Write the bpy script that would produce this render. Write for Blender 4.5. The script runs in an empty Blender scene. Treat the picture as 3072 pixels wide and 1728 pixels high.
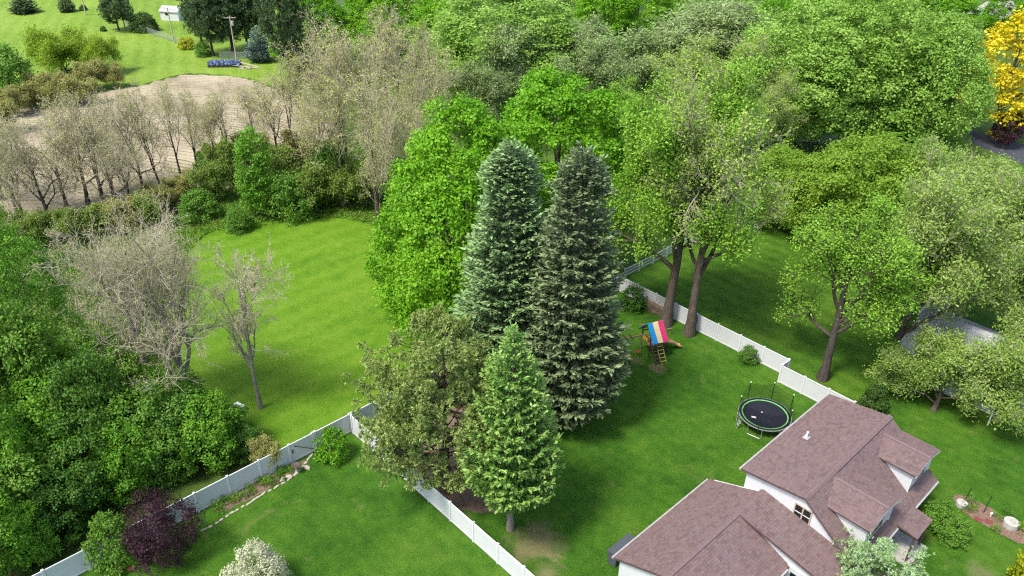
import bpy, bmesh, math, random
import numpy as np

# ---------------------------------------------------------------- camera, sky, sun, exposure
scene = bpy.context.scene
R_ = math.radians
cam_data = bpy.data.cameras.new("camera")
cam = bpy.data.objects.new("camera", cam_data)
scene.collection.objects.link(cam)
scene.camera = cam
cam.rotation_mode = 'QUATERNION'
from mathutils import Vector, Matrix, Quaternion, Euler
PITCH, ROLL = R_(31.04), R_(0.887)
fwd = Vector((0, math.cos(PITCH), -math.sin(PITCH)))
rgt0 = Vector((1, 0, 0)); up0 = rgt0.cross(fwd)
rgt = math.cos(ROLL) * rgt0 + math.sin(ROLL) * up0
upv = -math.sin(ROLL) * rgt0 + math.cos(ROLL) * up0
m3 = Matrix((rgt, upv, -fwd)).transposed()
cam.rotation_quaternion = m3.to_quaternion()
cam.location = (0, 0, 43.0)
cam_data.sensor_width = 36.0
cam_data.lens = 36.0 * 2390.0 / 3072.0
cam_data.clip_end = 3000.0

SUN_AZ, SUN_EL = R_(-128), R_(60)          # azimuth measured from +Y towards +X
world = bpy.data.worlds.new("World"); scene.world = world
world.use_nodes = True
wn = world.node_tree
bg = wn.nodes["Background"]
sky = wn.nodes.new("ShaderNodeTexSky"); sky.sky_type = 'NISHITA'; sky.sun_disc = False
sky.sun_elevation = SUN_EL; sky.sun_rotation = SUN_AZ
sky.air_density = 1.0; sky.dust_density = 2.5; sky.ozone_density = 1.0
wn.links.new(sky.outputs[0], bg.inputs[0]); bg.inputs[1].default_value = 0.088
sun_d = bpy.data.lights.new("sun", 'SUN'); sun_d.energy = 1.5; sun_d.angle = R_(12); sun_d.color = (1.0, 0.95, 0.87)
sun = bpy.data.objects.new("sun", sun_d); scene.collection.objects.link(sun)
sdir = Vector((math.sin(SUN_AZ) * math.cos(SUN_EL), math.cos(SUN_AZ) * math.cos(SUN_EL), math.sin(SUN_EL)))
sun.rotation_mode = 'QUATERNION'
sun.rotation_quaternion = sdir.to_track_quat('Z', 'Y'); sun.location = (0, 0, 120)
vs = scene.view_settings
vs.view_transform = 'Standard'; vs.look = 'None'; vs.exposure = 1.62; vs.gamma = 1.0; vs.use_curve_mapping = False
scene.cycles.max_bounces = 4; scene.cycles.diffuse_bounces = 2; scene.cycles.glossy_bounces = 2; scene.cycles.transmission_bounces = 2
scene.cycles.use_denoising = False; scene.cycles.filter_width = 1.2; scene.cycles.adaptive_threshold = 0.012
scene.cycles.transparent_max_bounces = 8

# ---------------------------------------------------------------- helpers
COL = scene.collection
rnd = random.Random(7)
YAW = R_(43.31)
LOTROT = YAW - math.pi / 2
def lot(u, v, z=0.0):
    return Vector((u * math.sin(YAW) + v * math.cos(YAW), -u * math.cos(YAW) + v * math.sin(YAW), z))

def tag(o, label=None, cat=None, group=None, kind=None):
    if label: o["label"] = label
    if cat: o["category"] = cat
    if group: o["group"] = group
    if kind: o["kind"] = kind
    return o

def empty(name, loc, rz=0.0, label=None, cat=None, group=None):
    o = bpy.data.objects.new(name, None); COL.objects.link(o)
    o.location = loc; o.rotation_euler = (0, 0, rz); o.empty_display_size = 0.2
    return tag(o, label, cat, group)

def link(name, me, parent=None, loc=None, rz=None):
    o = bpy.data.objects.new(name, me); COL.objects.link(o)
    if parent is not None: o.parent = parent
    if loc is not None: o.location = loc
    if rz is not None: o.rotation_euler = (0, 0, rz)
    return o

class MB:
    """collects polygons for one mesh"""
    def __init__(s): s.v = []; s.f = []
    def poly(s, pts):
        n = len(s.v); s.v += [tuple(p) for p in pts]; s.f.append(tuple(range(n, n + len(pts)))); return s
    def box(s, x0, x1, y0, y1, z0, z1):
        n = len(s.v)
        s.v += [(x0,y0,z0),(x1,y0,z0),(x1,y1,z0),(x0,y1,z0),(x0,y0,z1),(x1,y0,z1),(x1,y1,z1),(x0,y1,z1)]
        s.f += [tuple(n+i for i in q) for q in ((3,2,1,0),(4,5,6,7),(0,1,5,4),(1,2,6,5),(2,3,7,6),(3,0,4,7))]
        return s
    def bar(s, a, b, w, h=None, up=(0, 0, 1)):
        """rectangular bar from a to b"""
        a = Vector(a); b = Vector(b); h = h or w
        t = (b - a).normalized(); u = Vector(up)
        if abs(t.dot(u)) > .99: u = Vector((1, 0, 0))
        sd = t.cross(u).normalized(); u = sd.cross(t).normalized()
        n = len(s.v)
        for p in (a, b):
            for i, j in ((-1,-1),(1,-1),(1,1),(-1,1)):
                s.v.append(tuple(p + sd * (i * w / 2) + u * (j * h / 2)))
        s.f += [tuple(n+i for i in q) for q in ((3,2,1,0),(4,5,6,7),(0,1,5,4),(1,2,6,5),(2,3,7,6),(3,0,4,7))]
        return s
    def tube(s, pts, rad, sides=8, cap=True):
        pts = [Vector(p) for p in pts]
        if not hasattr(rad, '__len__'): rad = [rad] * len(pts)
        n = len(s.v); prev = None
        for i, p in enumerate(pts):
            t = (pts[min(i+1, len(pts)-1)] - pts[max(i-1, 0)]).normalized()
            if prev is None:
                a = Vector((1, 0, 0)) if abs(t.x) < .9 else Vector((0, 1, 0))
                prev = t.cross(a).normalized()
            sd = (prev - t * prev.dot(t)).normalized(); prev = sd
            u = t.cross(sd)
            for k in range(sides):
                an = 2 * math.pi * k / sides
                s.v.append(tuple(p + (sd * math.cos(an) + u * math.sin(an)) * rad[i]))
        for i in range(len(pts) - 1):
            for k in range(sides):
                a = n + i * sides + k; b = n + i * sides + (k + 1) % sides
                s.f.append((a, b, b + sides, a + sides))
        if cap:
            s.f.append(tuple(n + k for k in reversed(range(sides))))
            m = n + (len(pts) - 1) * sides
            s.f.append(tuple(m + k for k in range(sides)))
        return s
    def lathe(s, prof, sides=16, c=(0, 0, 0)):
        n = len(s.v)
        for r, z in prof:
            for k in range(sides):
                a = 2 * math.pi * k / sides
                s.v.append((c[0] + r * math.cos(a), c[1] + r * math.sin(a), c[2] + z))
        for i in range(len(prof) - 1):
            for k in range(sides):
                a = n + i * sides + k; b = n + i * sides + (k + 1) % sides
                s.f.append((a, b, b + sides, a + sides))
        s.f.append(tuple(n + k for k in reversed(range(sides))))
        m = n + (len(prof) - 1) * sides
        s.f.append(tuple(m + k for k in range(sides)))
        return s
    def extrude(s, prof, axis_pts):
        """closed profile of (x,z) points extruded along local y from y0 to y1"""
        y0, y1 = axis_pts; n = len(s.v); k = len(prof)
        s.v += [(x, y0, z) for x, z in prof] + [(x, y1, z) for x, z in prof]
        s.f.append(tuple(n + i for i in range(k))); s.f.append(tuple(n + k + i for i in reversed(range(k))))
        for i in range(k):
            j = (i + 1) % k
            s.f.append((n + i, n + k + i, n + k + j, n + j))
        return s
    def slab(s, top, thick):
        """closed slab below a planar polygon"""
        n = len(s.v); k = len(top)
        s.v += [tuple(p) for p in top] + [(p[0], p[1], p[2] - thick) for p in top]
        s.f.append(tuple(n + i for i in range(k))); s.f.append(tuple(n + k + i for i in reversed(range(k))))
        for i in range(k):
            j = (i + 1) % k
            s.f.append((n + i, n + k + i, n + k + j, n + j))
        return s
    def mesh(s, name, mat, smooth=False, bevel=0):
        me = bpy.data.meshes.new(name); me.from_pydata(s.v, [], s.f); me.update()
        bm = bmesh.new(); bm.from_mesh(me)
        bmesh.ops.recalc_face_normals(bm, faces=bm.faces)
        if bevel: bmesh.ops.bevel(bm, geom=list(bm.edges), offset=bevel, segments=1, affect='EDGES')
        bm.to_mesh(me); bm.free()
        if mat: me.materials.append(mat)
        if smooth: me.polygons.foreach_set("use_smooth", [True] * len(me.polygons))
        return me
    def build(s, name, mat, parent=None, loc=None, rz=None, smooth=False, bevel=0):
        return link(name, s.mesh(name, mat, smooth, bevel), parent, loc, rz)

def np_mesh(name, parts, mats, smooth=False):
    """parts: list of (verts Nx3, faces Mxk, material index)"""
    vs_, ls, st, mi = [], [], [], []
    off = 0; lo = 0
    for v, f, m in parts:
        if len(v) == 0 or len(f) == 0: continue
        f = np.asarray(f); k = f.shape[1]
        vs_.append(np.asarray(v, dtype=np.float32)); ls.append((f + off).ravel())
        st.append(lo + np.arange(len(f)) * k); mi.append(np.full(len(f), m))
        off += len(v); lo += f.size
    v = np.concatenate(vs_); l = np.concatenate(ls).astype(np.int32); s = np.concatenate(st).astype(np.int32); m = np.concatenate(mi).astype(np.int32)
    me = bpy.data.meshes.new(name)
    me.vertices.add(len(v)); me.vertices.foreach_set("co", v.ravel())
    me.loops.add(len(l)); me.loops.foreach_set("vertex_index", l)
    me.polygons.add(len(s)); me.polygons.foreach_set("loop_start", s)
    for mt in mats: me.materials.append(mt)
    me.polygons.foreach_set("material_index", m)
    if smooth: me.polygons.foreach_set("use_smooth", np.ones(len(s), dtype=bool))
    me.update(calc_edges=True)
    return me

# ---------------------------------------------------------------- materials
def new_mat(name):
    m = bpy.data.materials.new(name); m.use_nodes = True
    nt = m.node_tree; b = nt.nodes["Principled BSDF"]
    return m, nt, b
def N(nt, t, **kw):
    n = nt.nodes.new(t)
    for k, v in kw.items(): setattr(n, k, v)
    return n
def ramp(nt, fac, stops, interp='LINEAR'):
    r = N(nt, "ShaderNodeValToRGB"); r.color_ramp.interpolation = interp
    e = r.color_ramp.elements
    while len(e) < len(stops): e.new(0.5)
    for el, (p, c) in zip(e, stops): el.position = p; el.color = (*c, 1)
    nt.links.new(fac, r.inputs[0]); return r.outputs[0]
def noise(nt, vec, scale, detail=4, rough=.55, dist=0):
    n = N(nt, "ShaderNodeTexNoise"); n.inputs["Scale"].default_value = scale; n.inputs["Detail"].default_value = detail
    n.inputs["Roughness"].default_value = rough; n.inputs["Distortion"].default_value = dist
    if vec is not None: nt.links.new(vec, n.inputs["Vector"])
    return n.outputs[0]
def math_(nt, op, a, b=None, c=None):
    n = N(nt, "ShaderNodeMath", operation=op)
    for i, x in enumerate((a, b, c)):
        if x is None: continue
        if isinstance(x, (int, float)): n.inputs[i].default_value = x
        else: nt.links.new(x, n.inputs[i])
    return n.outputs[0]
def mixc(nt, fac, a, b, mode='MIX'):
    n = N(nt, "ShaderNodeMix", data_type='RGBA', blend_type=mode)
    for i, x in ((0, fac), (6, a), (7, b)):
        if isinstance(x, (int, float)): n.inputs[i].default_value = x
        elif isinstance(x, tuple): n.inputs[i].default_value = (*x, 1)
        else: nt.links.new(x, n.inputs[i])
    return n.outputs[2]
def bump(nt, b, h, strength, dist):
    n = N(nt, "ShaderNodeBump"); n.inputs["Strength"].default_value = strength; n.inputs["Distance"].default_value = dist
    nt.links.new(h, n.inputs["Height"]); nt.links.new(n.outputs[0], b.inputs["Normal"])
def objco(nt): return N(nt, "ShaderNodeTexCoord").outputs["Object"]
def geopos(nt): return N(nt, "ShaderNodeNewGeometry").outputs["Position"]

def plain(name, col, rough=.6, spec=.3, metal=0, var=.12, scale=3.0, bmp=0):
    m, nt, b = new_mat(name)
    co = objco(nt); f = noise(nt, co, scale, 5, .6)
    lo = tuple(max(0, c * (1 - var)) for c in col); hi = tuple(min(1, c * (1 + var)) for c in col)
    nt.links.new(ramp(nt, f, [(.3, lo), (.7, hi)]), b.inputs["Base Color"])
    b.inputs["Roughness"].default_value = rough; b.inputs["Specular IOR Level"].default_value = spec; b.inputs["Metallic"].default_value = metal
    if bmp: bump(nt, b, noise(nt, co, scale * 6, 4, .6), bmp, .02)
    return m

def leaf_mat(name, cols, transl=.3, patch=.35, rough=.5, spec=.25):
    """cols: three leaf colours, picked per leaf and per twig-sized patch"""
    m, nt, b = new_mat(name)
    geo = N(nt, "ShaderNodeNewGeometry")
    f1 = geo.outputs["Random Per Island"]
    f2 = noise(nt, objco(nt), patch, 3, .6)
    oi = N(nt, "ShaderNodeObjectInfo").outputs["Random"]
    f = math_(nt, 'ADD', math_(nt, 'MULTIPLY', f1, .30), math_(nt, 'MULTIPLY', f2, .80))
    f = math_(nt, 'ADD', f, math_(nt, 'MULTIPLY', math_(nt, 'SUBTRACT', oi, .5), .14))
    c = ramp(nt, f, [(.22, cols[0]), (.52, cols[1]), (.85, cols[2])])
    nt.links.new(c, b.inputs["Base Color"]); b.inputs["Roughness"].default_value = rough
    b.inputs["Specular IOR Level"].default_value = spec
    tr = N(nt, "ShaderNodeBsdfTranslucent"); nt.links.new(mixc(nt, .4, c, (.5, .75, .08), 'MULTIPLY'), tr.inputs[0])
    nt.links.new(c, tr.inputs[0])
    mx = N(nt, "ShaderNodeMixShader"); mx.inputs[0].default_value = transl
    nt.links.new(b.outputs[0], mx.inputs[1]); nt.links.new(tr.outputs[0], mx.inputs[2])
    nt.links.new(mx.outputs[0], nt.nodes["Material Output"].inputs[0])
    return m

def bark_mat(name, a, c):
    m, nt, b = new_mat(name)
    co = objco(nt); mp = N(nt, "ShaderNodeMapping"); mp.inputs["Scale"].default_value = (1, 1, .16); nt.links.new(co, mp.inputs[0])
    f = noise(nt, mp.outputs[0], 9, 5, .65)
    nt.links.new(ramp(nt, f, [(.3, a), (.7, c)]), b.inputs["Base Color"]); b.inputs["Roughness"].default_value = .9
    b.inputs["Specular IOR Level"].default_value = .1
    bump(nt, b, f, .8, .05)
    return m

def grass_mat(name, dark, mid, light, dry, drycut=.66, stripes=None, patch=.11, grain=1.0, worn=(), bigw=.65):
    m, nt, b = new_mat(name)
    p = geopos(nt)
    big = noise(nt, p, patch, 4, .6, .4); med = noise(nt, p, .9, 4, .6); fine = noise(nt, p, 7.5, 4, .7)
    vf = noise(nt, p, 22, 3, .7)
    f = math_(nt, 'ADD', math_(nt, 'ADD', math_(nt, 'MULTIPLY', math_(nt, 'SUBTRACT', big, .5), bigw), .30), math_(nt, 'MULTIPLY', med, .40))
    f = math_(nt, 'ADD', f, math_(nt, 'MULTIPLY', math_(nt, 'SUBTRACT', fine, .5), .55 * grain))
    f = math_(nt, 'ADD', f, math_(nt, 'MULTIPLY', math_(nt, 'SUBTRACT', vf, .5), .40 * grain))
    if stripes:
        ang, per, amt = stripes
        sx = N(nt, "ShaderNodeSeparateXYZ"); nt.links.new(p, sx.inputs[0])
        d = math_(nt, 'ADD', math_(nt, 'MULTIPLY', sx.outputs[0], math.cos(ang)), math_(nt, 'MULTIPLY', sx.outputs[1], math.sin(ang)))
        d = math_(nt, 'ADD', d, math_(nt, 'MULTIPLY', noise(nt, p, .15, 2), 1.2))
        w = math_(nt, 'SINE', math_(nt, 'MULTIPLY', d, 2 * math.pi / per))
        w = math_(nt, 'MULTIPLY', w, math_(nt, 'MULTIPLY', noise(nt, p, .25, 3), amt))
        f = math_(nt, 'ADD', f, w)
    c = ramp(nt, f, [(.32, dark), (.48, mid), (.68, light)])
    dn = noise(nt, p, .33, 5, .7, .8)
    dn = math_(nt, 'ADD', math_(nt, 'MULTIPLY', dn, .8), math_(nt, 'MULTIPLY', fine, .2))
    df = N(nt, "ShaderNodeMapRange"); df.inputs[1].default_value = drycut - .07; df.inputs[2].default_value = drycut + .07
    df.inputs[4].default_value = .75; nt.links.new(dn, df.inputs[0])
    c = mixc(nt, df.outputs[0], c, dry)
    for wx, wy, wr, wc in worn:      # worn or shaded-out patches of thin grass
        sb = N(nt, "ShaderNodeVectorMath", operation='DISTANCE'); nt.links.new(p, sb.inputs[0]); sb.inputs[1].default_value = (wx, wy, 0)
        dd = math_(nt, 'ADD', sb.outputs["Value"], math_(nt, 'MULTIPLY', math_(nt, 'SUBTRACT', dn, .5), wr * 3.2))
        mr = N(nt, "ShaderNodeMapRange"); mr.inputs[1].default_value = wr; mr.inputs[2].default_value = wr * .35; mr.inputs[4].default_value = .8; nt.links.new(dd, mr.inputs[0])
        c = mixc(nt, mr.outputs[0], c, wc)
    nt.links.new(c, b.inputs["Base Color"]); b.inputs["Roughness"].default_value = .8; b.inputs["Specular IOR Level"].default_value = .15
    h = math_(nt, 'ADD', noise(nt, p, 14, 4, .7), math_(nt, 'MULTIPLY', med, 1.2))
    bump(nt, b, h, 1.0, .10)
    return m

M = {}
M['bark'] = bark_mat("bark_brown", (.055, .042, .033), (.17, .135, .105))
M['bark_grey'] = bark_mat("bark_grey", (.15, .13, .105), (.38, .34, .285))
M['bark_pale'] = bark_mat("bark_pale", (.34, .295, .205), (.60, .54, .41))
M['bark_dark'] = bark_mat("bark_dark", (.04, .033, .028), (.12, .10, .085))
TREES = [
    ('spruceA', -0.26, 53.68, 22.78, 5.29, 0, 'tall blue-green spruce with a double tip, left of the paired big spruces', 'tree', 'spruce_tree', 'pair of big spruces'),
    ('spruceB', 4.68, 50.97, 23.53, 4.83, 0, 'tall olive-green spruce, right of the paired big spruces, beside the play set', 'tree', 'spruce_tree', 'pair of big spruces'),
    ('fir', 0.12, 38.86, 17.08, 3.92, 0, 'bright light-green fir with a bare grey trunk foot on the back lawn', 'tree', 'fir_tree', None),
    ('pine', -4.44, 42.34, 15.94, 4.17, 0, 'broad brownish-green pine hanging over the white fence corner', 'tree', 'pine_tree', None),
    ('mapleA', -4.5, 64.35, 22.32, 7.57, 0, 'bright green maple reaching to the ground behind the big spruces', 'tree', 'maple_tree', None),
    ('mapleB', 4.5, 76.13, 21.14, 6.98, 0, 'rounded bright green maple rising behind the tips of the big spruces', 'tree', 'maple_tree', None),
    ('cotton', 15.12, 65.07, 25.58, 6.65, 0, 'tall cottonwood with thick straight trunk behind the play set roof', 'tree', 'cottonwood_tree', None),
    ('locust', 17.02, 63.34, 25.95, 7.23, 0, 'leaning thin-leaved tree with split trunk base at the white fence', 'tree', 'locust_tree', None),
    ('bigmaple', 41.71, 113.92, 20.26, 9.54, 0, 'tall full maple at the left of the three by the driveway', 'tree', 'maple_tree', 'big maples by the driveway'),
    ('bigmaple', 50.63, 112.93, 22.11, 9.43, 2, 'tall full maple in the middle of the three by the driveway', 'tree', 'maple_tree', 'big maples by the driveway'),
    ('bigmaple', 57.36, 110.55, 19.9, 8.01, 4, 'tall full maple at the right of the three, next to the yellow tree', 'tree', 'maple_tree', 'big maples by the driveway'),
    ('shrubA', 52.6, 104.13, 6.32, 5.96, 0, 'low leafy tree under the big maples beside the asphalt road', 'tree', 'leafy_tree', None),
    ('yellow', 74.69, 119.63, 18.66, 6.74, 0, 'golden yellow tree at the edge of the asphalt road', 'tree', 'golden_tree', None),
    ('purple', 74.0, 115.29, 5.47, 1.9, 0, 'dark purple-leaved tree below the golden yellow tree', 'tree', 'purple_leaf_tree', None),
    ('bigmaple', -2.45, 128.82, 19.75, 11.68, 1, 'bright green maple behind the grey-green willows at the top', 'tree', 'maple_tree', None),
    ('willow', -0.73, 123.13, 15.82, 7.22, 0, 'grey-green feathery willow, left of the willow group behind the bright maple', 'tree', 'willow_tree', 'grey-green willows'),
    ('willow', 7.37, 125.11, 15.25, 7.32, 2.2, 'grey-green feathery willow, middle of the willow group behind the bright maple', 'tree', 'willow_tree', 'grey-green willows'),
    ('willow', 13.54, 121.43, 13.99, 6.14, 4, 'small grey-green willow, right of the willow group behind the bright maple', 'tree', 'willow_tree', 'grey-green willows'),
    ('willow', -3.42, 114.77, 11.57, 4.66, 5, 'low grey-green willow in front of its taller neighbours beside the bare thicket', 'tree', 'willow_tree', 'grey-green willows'),
    ('willow', 28.87, 130.31, 18.21, 10.77, 1, 'large pale grey-green willow at the top centre-right', 'tree', 'willow_tree', 'grey-green willows'),
    ('willow', 21.1, 126.57, 11.84, 5.59, 3, 'small pale green willow between the big willow and the cottonwood', 'tree', 'willow_tree', 'grey-green willows'),
    ('locust', 28.77, 110.67, 17.69, 7.97, 2, 'pale olive thin-leaved tree left of the three big maples', 'tree', 'locust_tree', None),
    ('mapleB', 16.13, 151.25, 16.84, 5.84, 2, 'dark green round tree at the top behind the willows', 'tree', 'maple_tree', None),
    ('mapleB', 91.03, 178.49, 11.84, 7.9, 1, 'dark green round tree at the top edge behind the big maples', 'tree', 'maple_tree', None),
    ('mapleB', 107.73, 182.47, 9.98, 4.41, 3, 'dark round tree at the top corner beside the grey drive', 'tree', 'maple_tree', None),
    ('mapleA', -38.37, 155.13, 15.36, 7.25, 1, 'bright green tree behind the thicket next to the tall bare-stemmed pine', 'tree', 'maple_tree', None),
    ('mapleA', -27.11, 155.76, 16.0, 6.95, 3, 'green tree just above the bare thicket at the top edge', 'tree', 'maple_tree', None),
    ('mapleB', -13.24, 145.35, 15.24, 5.36, 5, 'green tree between the bare thicket and the bright maple at the top', 'tree', 'maple_tree', None),
    ('locust', 33.91, 105.8, 14.6, 5.46, 4, 'pale olive thin-leaved tree just left of the first big maple trunk', 'tree', 'locust_tree', None),
    ('mapleB', 40.99, 136.27, 17.76, 6.16, 4, 'green round tree between the large willow and the big maples', 'tree', 'maple_tree', None),
    ('mapleB', 23.38, 158.62, 15.66, 7.07, 6, 'green round tree at the top edge left of the large willow', 'tree', 'maple_tree', None),
    ('cotton', 15.08, 98.11, 13.51, 5.14, 2, 'mid-green tree between the rounded maple and the tall cottonwood', 'tree', 'cottonwood_tree', None),
    ('mapleB', 79.77, 177.8, 13.14, 8.57, 2.5, 'green round tree at the top edge behind the middle big maple', 'tree', 'maple_tree', None),
    ('mapleB', 62.92, 168.48, 14.52, 8.83, 3.5, 'green round tree at the top edge behind the first big maple', 'tree', 'maple_tree', None),
    ('bigmaple', -21.05, 171.61, 13.38, 8.31, 2, 'green tree at the top edge above the bare thicket, right of its neighbour', 'tree', 'maple_tree', None),
    ('bigmaple', 10.33, 176.41, 13.68, 9.22, 3, 'green tree at the top edge above the middle willow', 'tree', 'maple_tree', None),
    ('bigmaple', 41.77, 181.35, 12.64, 9.46, 5, 'green tree at the top edge above the large willow', 'tree', 'maple_tree', None),
    ('farpine', -60.17, 159.23, 14.33, 4.01, 0, 'dark green pine, nearest the chain-link fence of the dark pine clump', 'tree', 'pine_tree', 'dark pine clump'),
    ('farpine', -56.86, 161.44, 16.1, 4.89, 2, 'dark green pine directly behind the utility pole with the transformer', 'tree', 'pine_tree', 'dark pine clump'),
    ('farpine', -54.04, 162.12, 14.52, 3.94, 4, 'dark green pine just behind the small blue spruce', 'tree', 'pine_tree', 'dark pine clump'),
    ('farpine', -66.25, 170.23, 11.67, 2.89, 5, 'dark green pine beside the small white shed on the far lawn', 'tree', 'pine_tree', 'dark pine clump'),
    ('farpine', -40.93, 143.88, 18.9, 3.52, 1, 'tall pine with long bare stem standing in front of the grey-roofed shed', 'tree', 'pine_tree', None),
    ('bluesp', -49.63, 155.92, 6.86, 3.09, 0, 'small dense blue spruce beside the grey-roofed shed', 'tree', 'spruce_tree', None),
    ('farspruce', -116.46, 194.56, 4.75, 3.61, 0, 'wide dark evergreen on the far lawn at the top corner', 'tree', 'evergreen_tree', None),
    ('farspruce', -107.19, 196.31, 4.33, 2.3, 1, 'small dark spruce with a trunk foot showing on the far lawn', 'tree', 'evergreen_tree', None),
    ('farspruce', -88.59, 187.47, 7.21, 1.51, 2, 'narrow dark arborvitae behind the end of the chain-link fence', 'tree', 'evergreen_tree', None),
    ('farpine', -87.29, 178.59, 8.18, 3.04, 3, 'scraggly leaning pine at the end of the chain-link fence', 'tree', 'pine_tree', None),
    ('roundshrub', -81.52, 178.65, 3.76, 2.7, 0, 'round dark green yew bush against the chain-link fence', 'shrub', 'round_shrub', None),
    ('roundshrub', -104.15, 197.99, 1.23, 0.88, 1, 'small ball-shaped shrub on the far lawn beside a utility pole', 'shrub', 'round_shrub', None),
    ('roundshrub', -90.3, 177.78, 1.07, 0.66, 2, 'tiny dark shrub on the far lawn beside the leaning pine', 'shrub', 'round_shrub', None),
    ('goldbush', -67.34, 164.45, 2.28, 1.63, 0, 'yellow-green bush at the end of the chain-link fence', 'shrub', 'garden_shrub', None),
    ('shrubA', -61.99, 159.12, 2.61, 1.58, 2, 'small green bush between the yellow bush and the dark pines', 'shrub', 'garden_shrub', None),
    ('brightbush', -82.05, 144.2, 8.34, 5.4, 0, 'large lime-green bushy tree on the far lawn, taller half of the pair', 'tree', 'bushy_tree', 'lime-green bushy pair'),
    ('brightbush', -76.66, 145.78, 6.76, 3.77, 2, 'smaller lime-green bushy tree beside its taller twin on the far lawn', 'tree', 'bushy_tree', 'lime-green bushy pair'),
    ('shrubA', -82.74, 128.05, 9.11, 3.9, 1, 'deep green broad bush at the edge of the picture above the field', 'shrub', 'bushy_tree', None),
    ('olive', -73.38, 136.57, 4.99, 2.77, 0, 'olive-tan budding shrub between field and far lawn, sixth from the left by its foot', 'shrub', 'budding_shrub', 'olive budding shrubs along the field'),
    ('olive', -70.46, 137.89, 3.93, 1.98, 1, 'olive-tan budding shrub between field and far lawn, seventh from the left by its foot', 'shrub', 'budding_shrub', 'olive budding shrubs along the field'),
    ('olive', -78.71, 127.21, 4.75, 2.61, 2, 'olive-tan budding shrub between field and far lawn, third from the left by its foot', 'shrub', 'budding_shrub', 'olive budding shrubs along the field'),
    ('olive', -74.69, 127.4, 5.3, 2.82, 3, 'olive-tan budding shrub between field and far lawn, fourth from the left by its foot', 'shrub', 'budding_shrub', 'olive budding shrubs along the field'),
    ('olive', -71.44, 128.08, 4.18, 2.46, 4, 'olive-tan budding shrub between field and far lawn, fifth from the left by its foot', 'shrub', 'budding_shrub', 'olive budding shrubs along the field'),
    ('olive', -79.13, 121.89, 4.73, 2.36, 5, 'olive-tan budding shrub between field and far lawn, second from the left by its foot', 'shrub', 'budding_shrub', 'olive budding shrubs along the field'),
    ('olive', -76.11, 114.44, 5.14, 2.24, 6, 'olive-tan budding shrub between field and far lawn, leftmost by its foot', 'shrub', 'budding_shrub', 'olive budding shrubs along the field'),
    ('sgreen', -56.78, 79.17, 4.36, 2.23, 0.0, 'loose spring shrub below the bare field-edge trees, leftmost', 'shrub', 'budding_shrub', 'olive shrubs at the foot of the field-edge trees'),
    ('sgreen', -53.06, 78.89, 4.15, 2.15, 1.1, 'loose spring shrub below the bare field-edge trees, second from the left', 'shrub', 'budding_shrub', 'olive shrubs at the foot of the field-edge trees'),
    ('sgreen', -50.12, 79.79, 4.18, 2.17, 2.2, 'loose spring shrub below the bare field-edge trees, third from the left', 'shrub', 'budding_shrub', 'olive shrubs at the foot of the field-edge trees'),
    ('sgreen', -47.49, 81.11, 4.01, 2.08, 3.3, 'loose spring shrub below the bare field-edge trees, fourth from the left', 'shrub', 'budding_shrub', 'olive shrubs at the foot of the field-edge trees'),
    ('olive', -44.62, 82.04, 4.45, 2.1, 4.4, 'loose spring shrub below the bare field-edge trees, fifth from the left', 'shrub', 'budding_shrub', 'olive shrubs at the foot of the field-edge trees'),
    ('sgreen', -42.45, 83.4, 4.28, 1.93, 5.5, 'loose spring shrub below the bare field-edge trees, sixth from the left', 'shrub', 'budding_shrub', 'olive shrubs at the foot of the field-edge trees'),
    ('column', -30.68, 87.57, 11.14, 1.97, 0, 'narrow dark green column-shaped tree at the far edge of the meadow', 'tree', 'column_tree', None),
    ('shrubA', -37.89, 86.67, 3.51, 2.2, 0, 'leafy green shrub under the bare thicket at the meadow edge', 'shrub', 'thicket_shrub', 'green shrubs under the thicket'),
    ('sgreen', -37.59, 91.95, 4.96, 2.5, 1, 'fresh green loose shrub under the bare thicket behind the meadow', 'shrub', 'thicket_shrub', 'green shrubs under the thicket'),
    ('shrubA', -32.17, 83.75, 2.68, 1.48, 2, 'leafy green shrub under the bare thicket at the meadow edge', 'shrub', 'thicket_shrub', 'green shrubs under the thicket'),
    ('shrubA', -26.8, 87.52, 5.68, 2.6, 3, 'leafy green shrub under the bare thicket at the meadow edge', 'shrub', 'thicket_shrub', 'green shrubs under the thicket'),
    ('sgreen', -24.18, 88.55, 6.14, 2.82, 4, 'fresh green loose shrub under the bare thicket behind the meadow', 'shrub', 'thicket_shrub', 'green shrubs under the thicket'),
    ('sgreen', -21.19, 90.09, 5.56, 3.07, 5, 'fresh green loose shrub under the bare thicket behind the meadow', 'shrub', 'thicket_shrub', 'green shrubs under the thicket'),
    ('sgreen', -18.12, 91.67, 4.96, 2.91, 6, 'fresh green loose shrub under the bare thicket behind the meadow', 'shrub', 'thicket_shrub', 'green shrubs under the thicket'),
    ('olive', -41.35, 91.81, 3.63, 2.09, 7, 'olive half-leafed shrub under the bare thicket behind the meadow', 'shrub', 'thicket_shrub', 'green shrubs under the thicket'),
    ('sgreen', -29.06, 93.28, 6.76, 2.93, 8, 'fresh green loose shrub under the bare thicket behind the meadow', 'shrub', 'thicket_shrub', 'green shrubs under the thicket'),
    ('shrubB', -13.09, 80.61, 4.01, 1.58, 9, 'dark green shrub at the meadow edge beside the bright maple', 'shrub', 'thicket_shrub', None),
    ('shrubA', -22.92, 92.49, 7.59, 2.91, 10, 'leafy green shrub under the bare thicket at the meadow edge', 'shrub', 'thicket_shrub', 'green shrubs under the thicket'),
    ('shrubA', -40.07, 98.2, 4.69, 1.98, 11, 'leafy green shrub under the bare thicket at the meadow edge', 'shrub', 'thicket_shrub', 'green shrubs under the thicket'),
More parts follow.
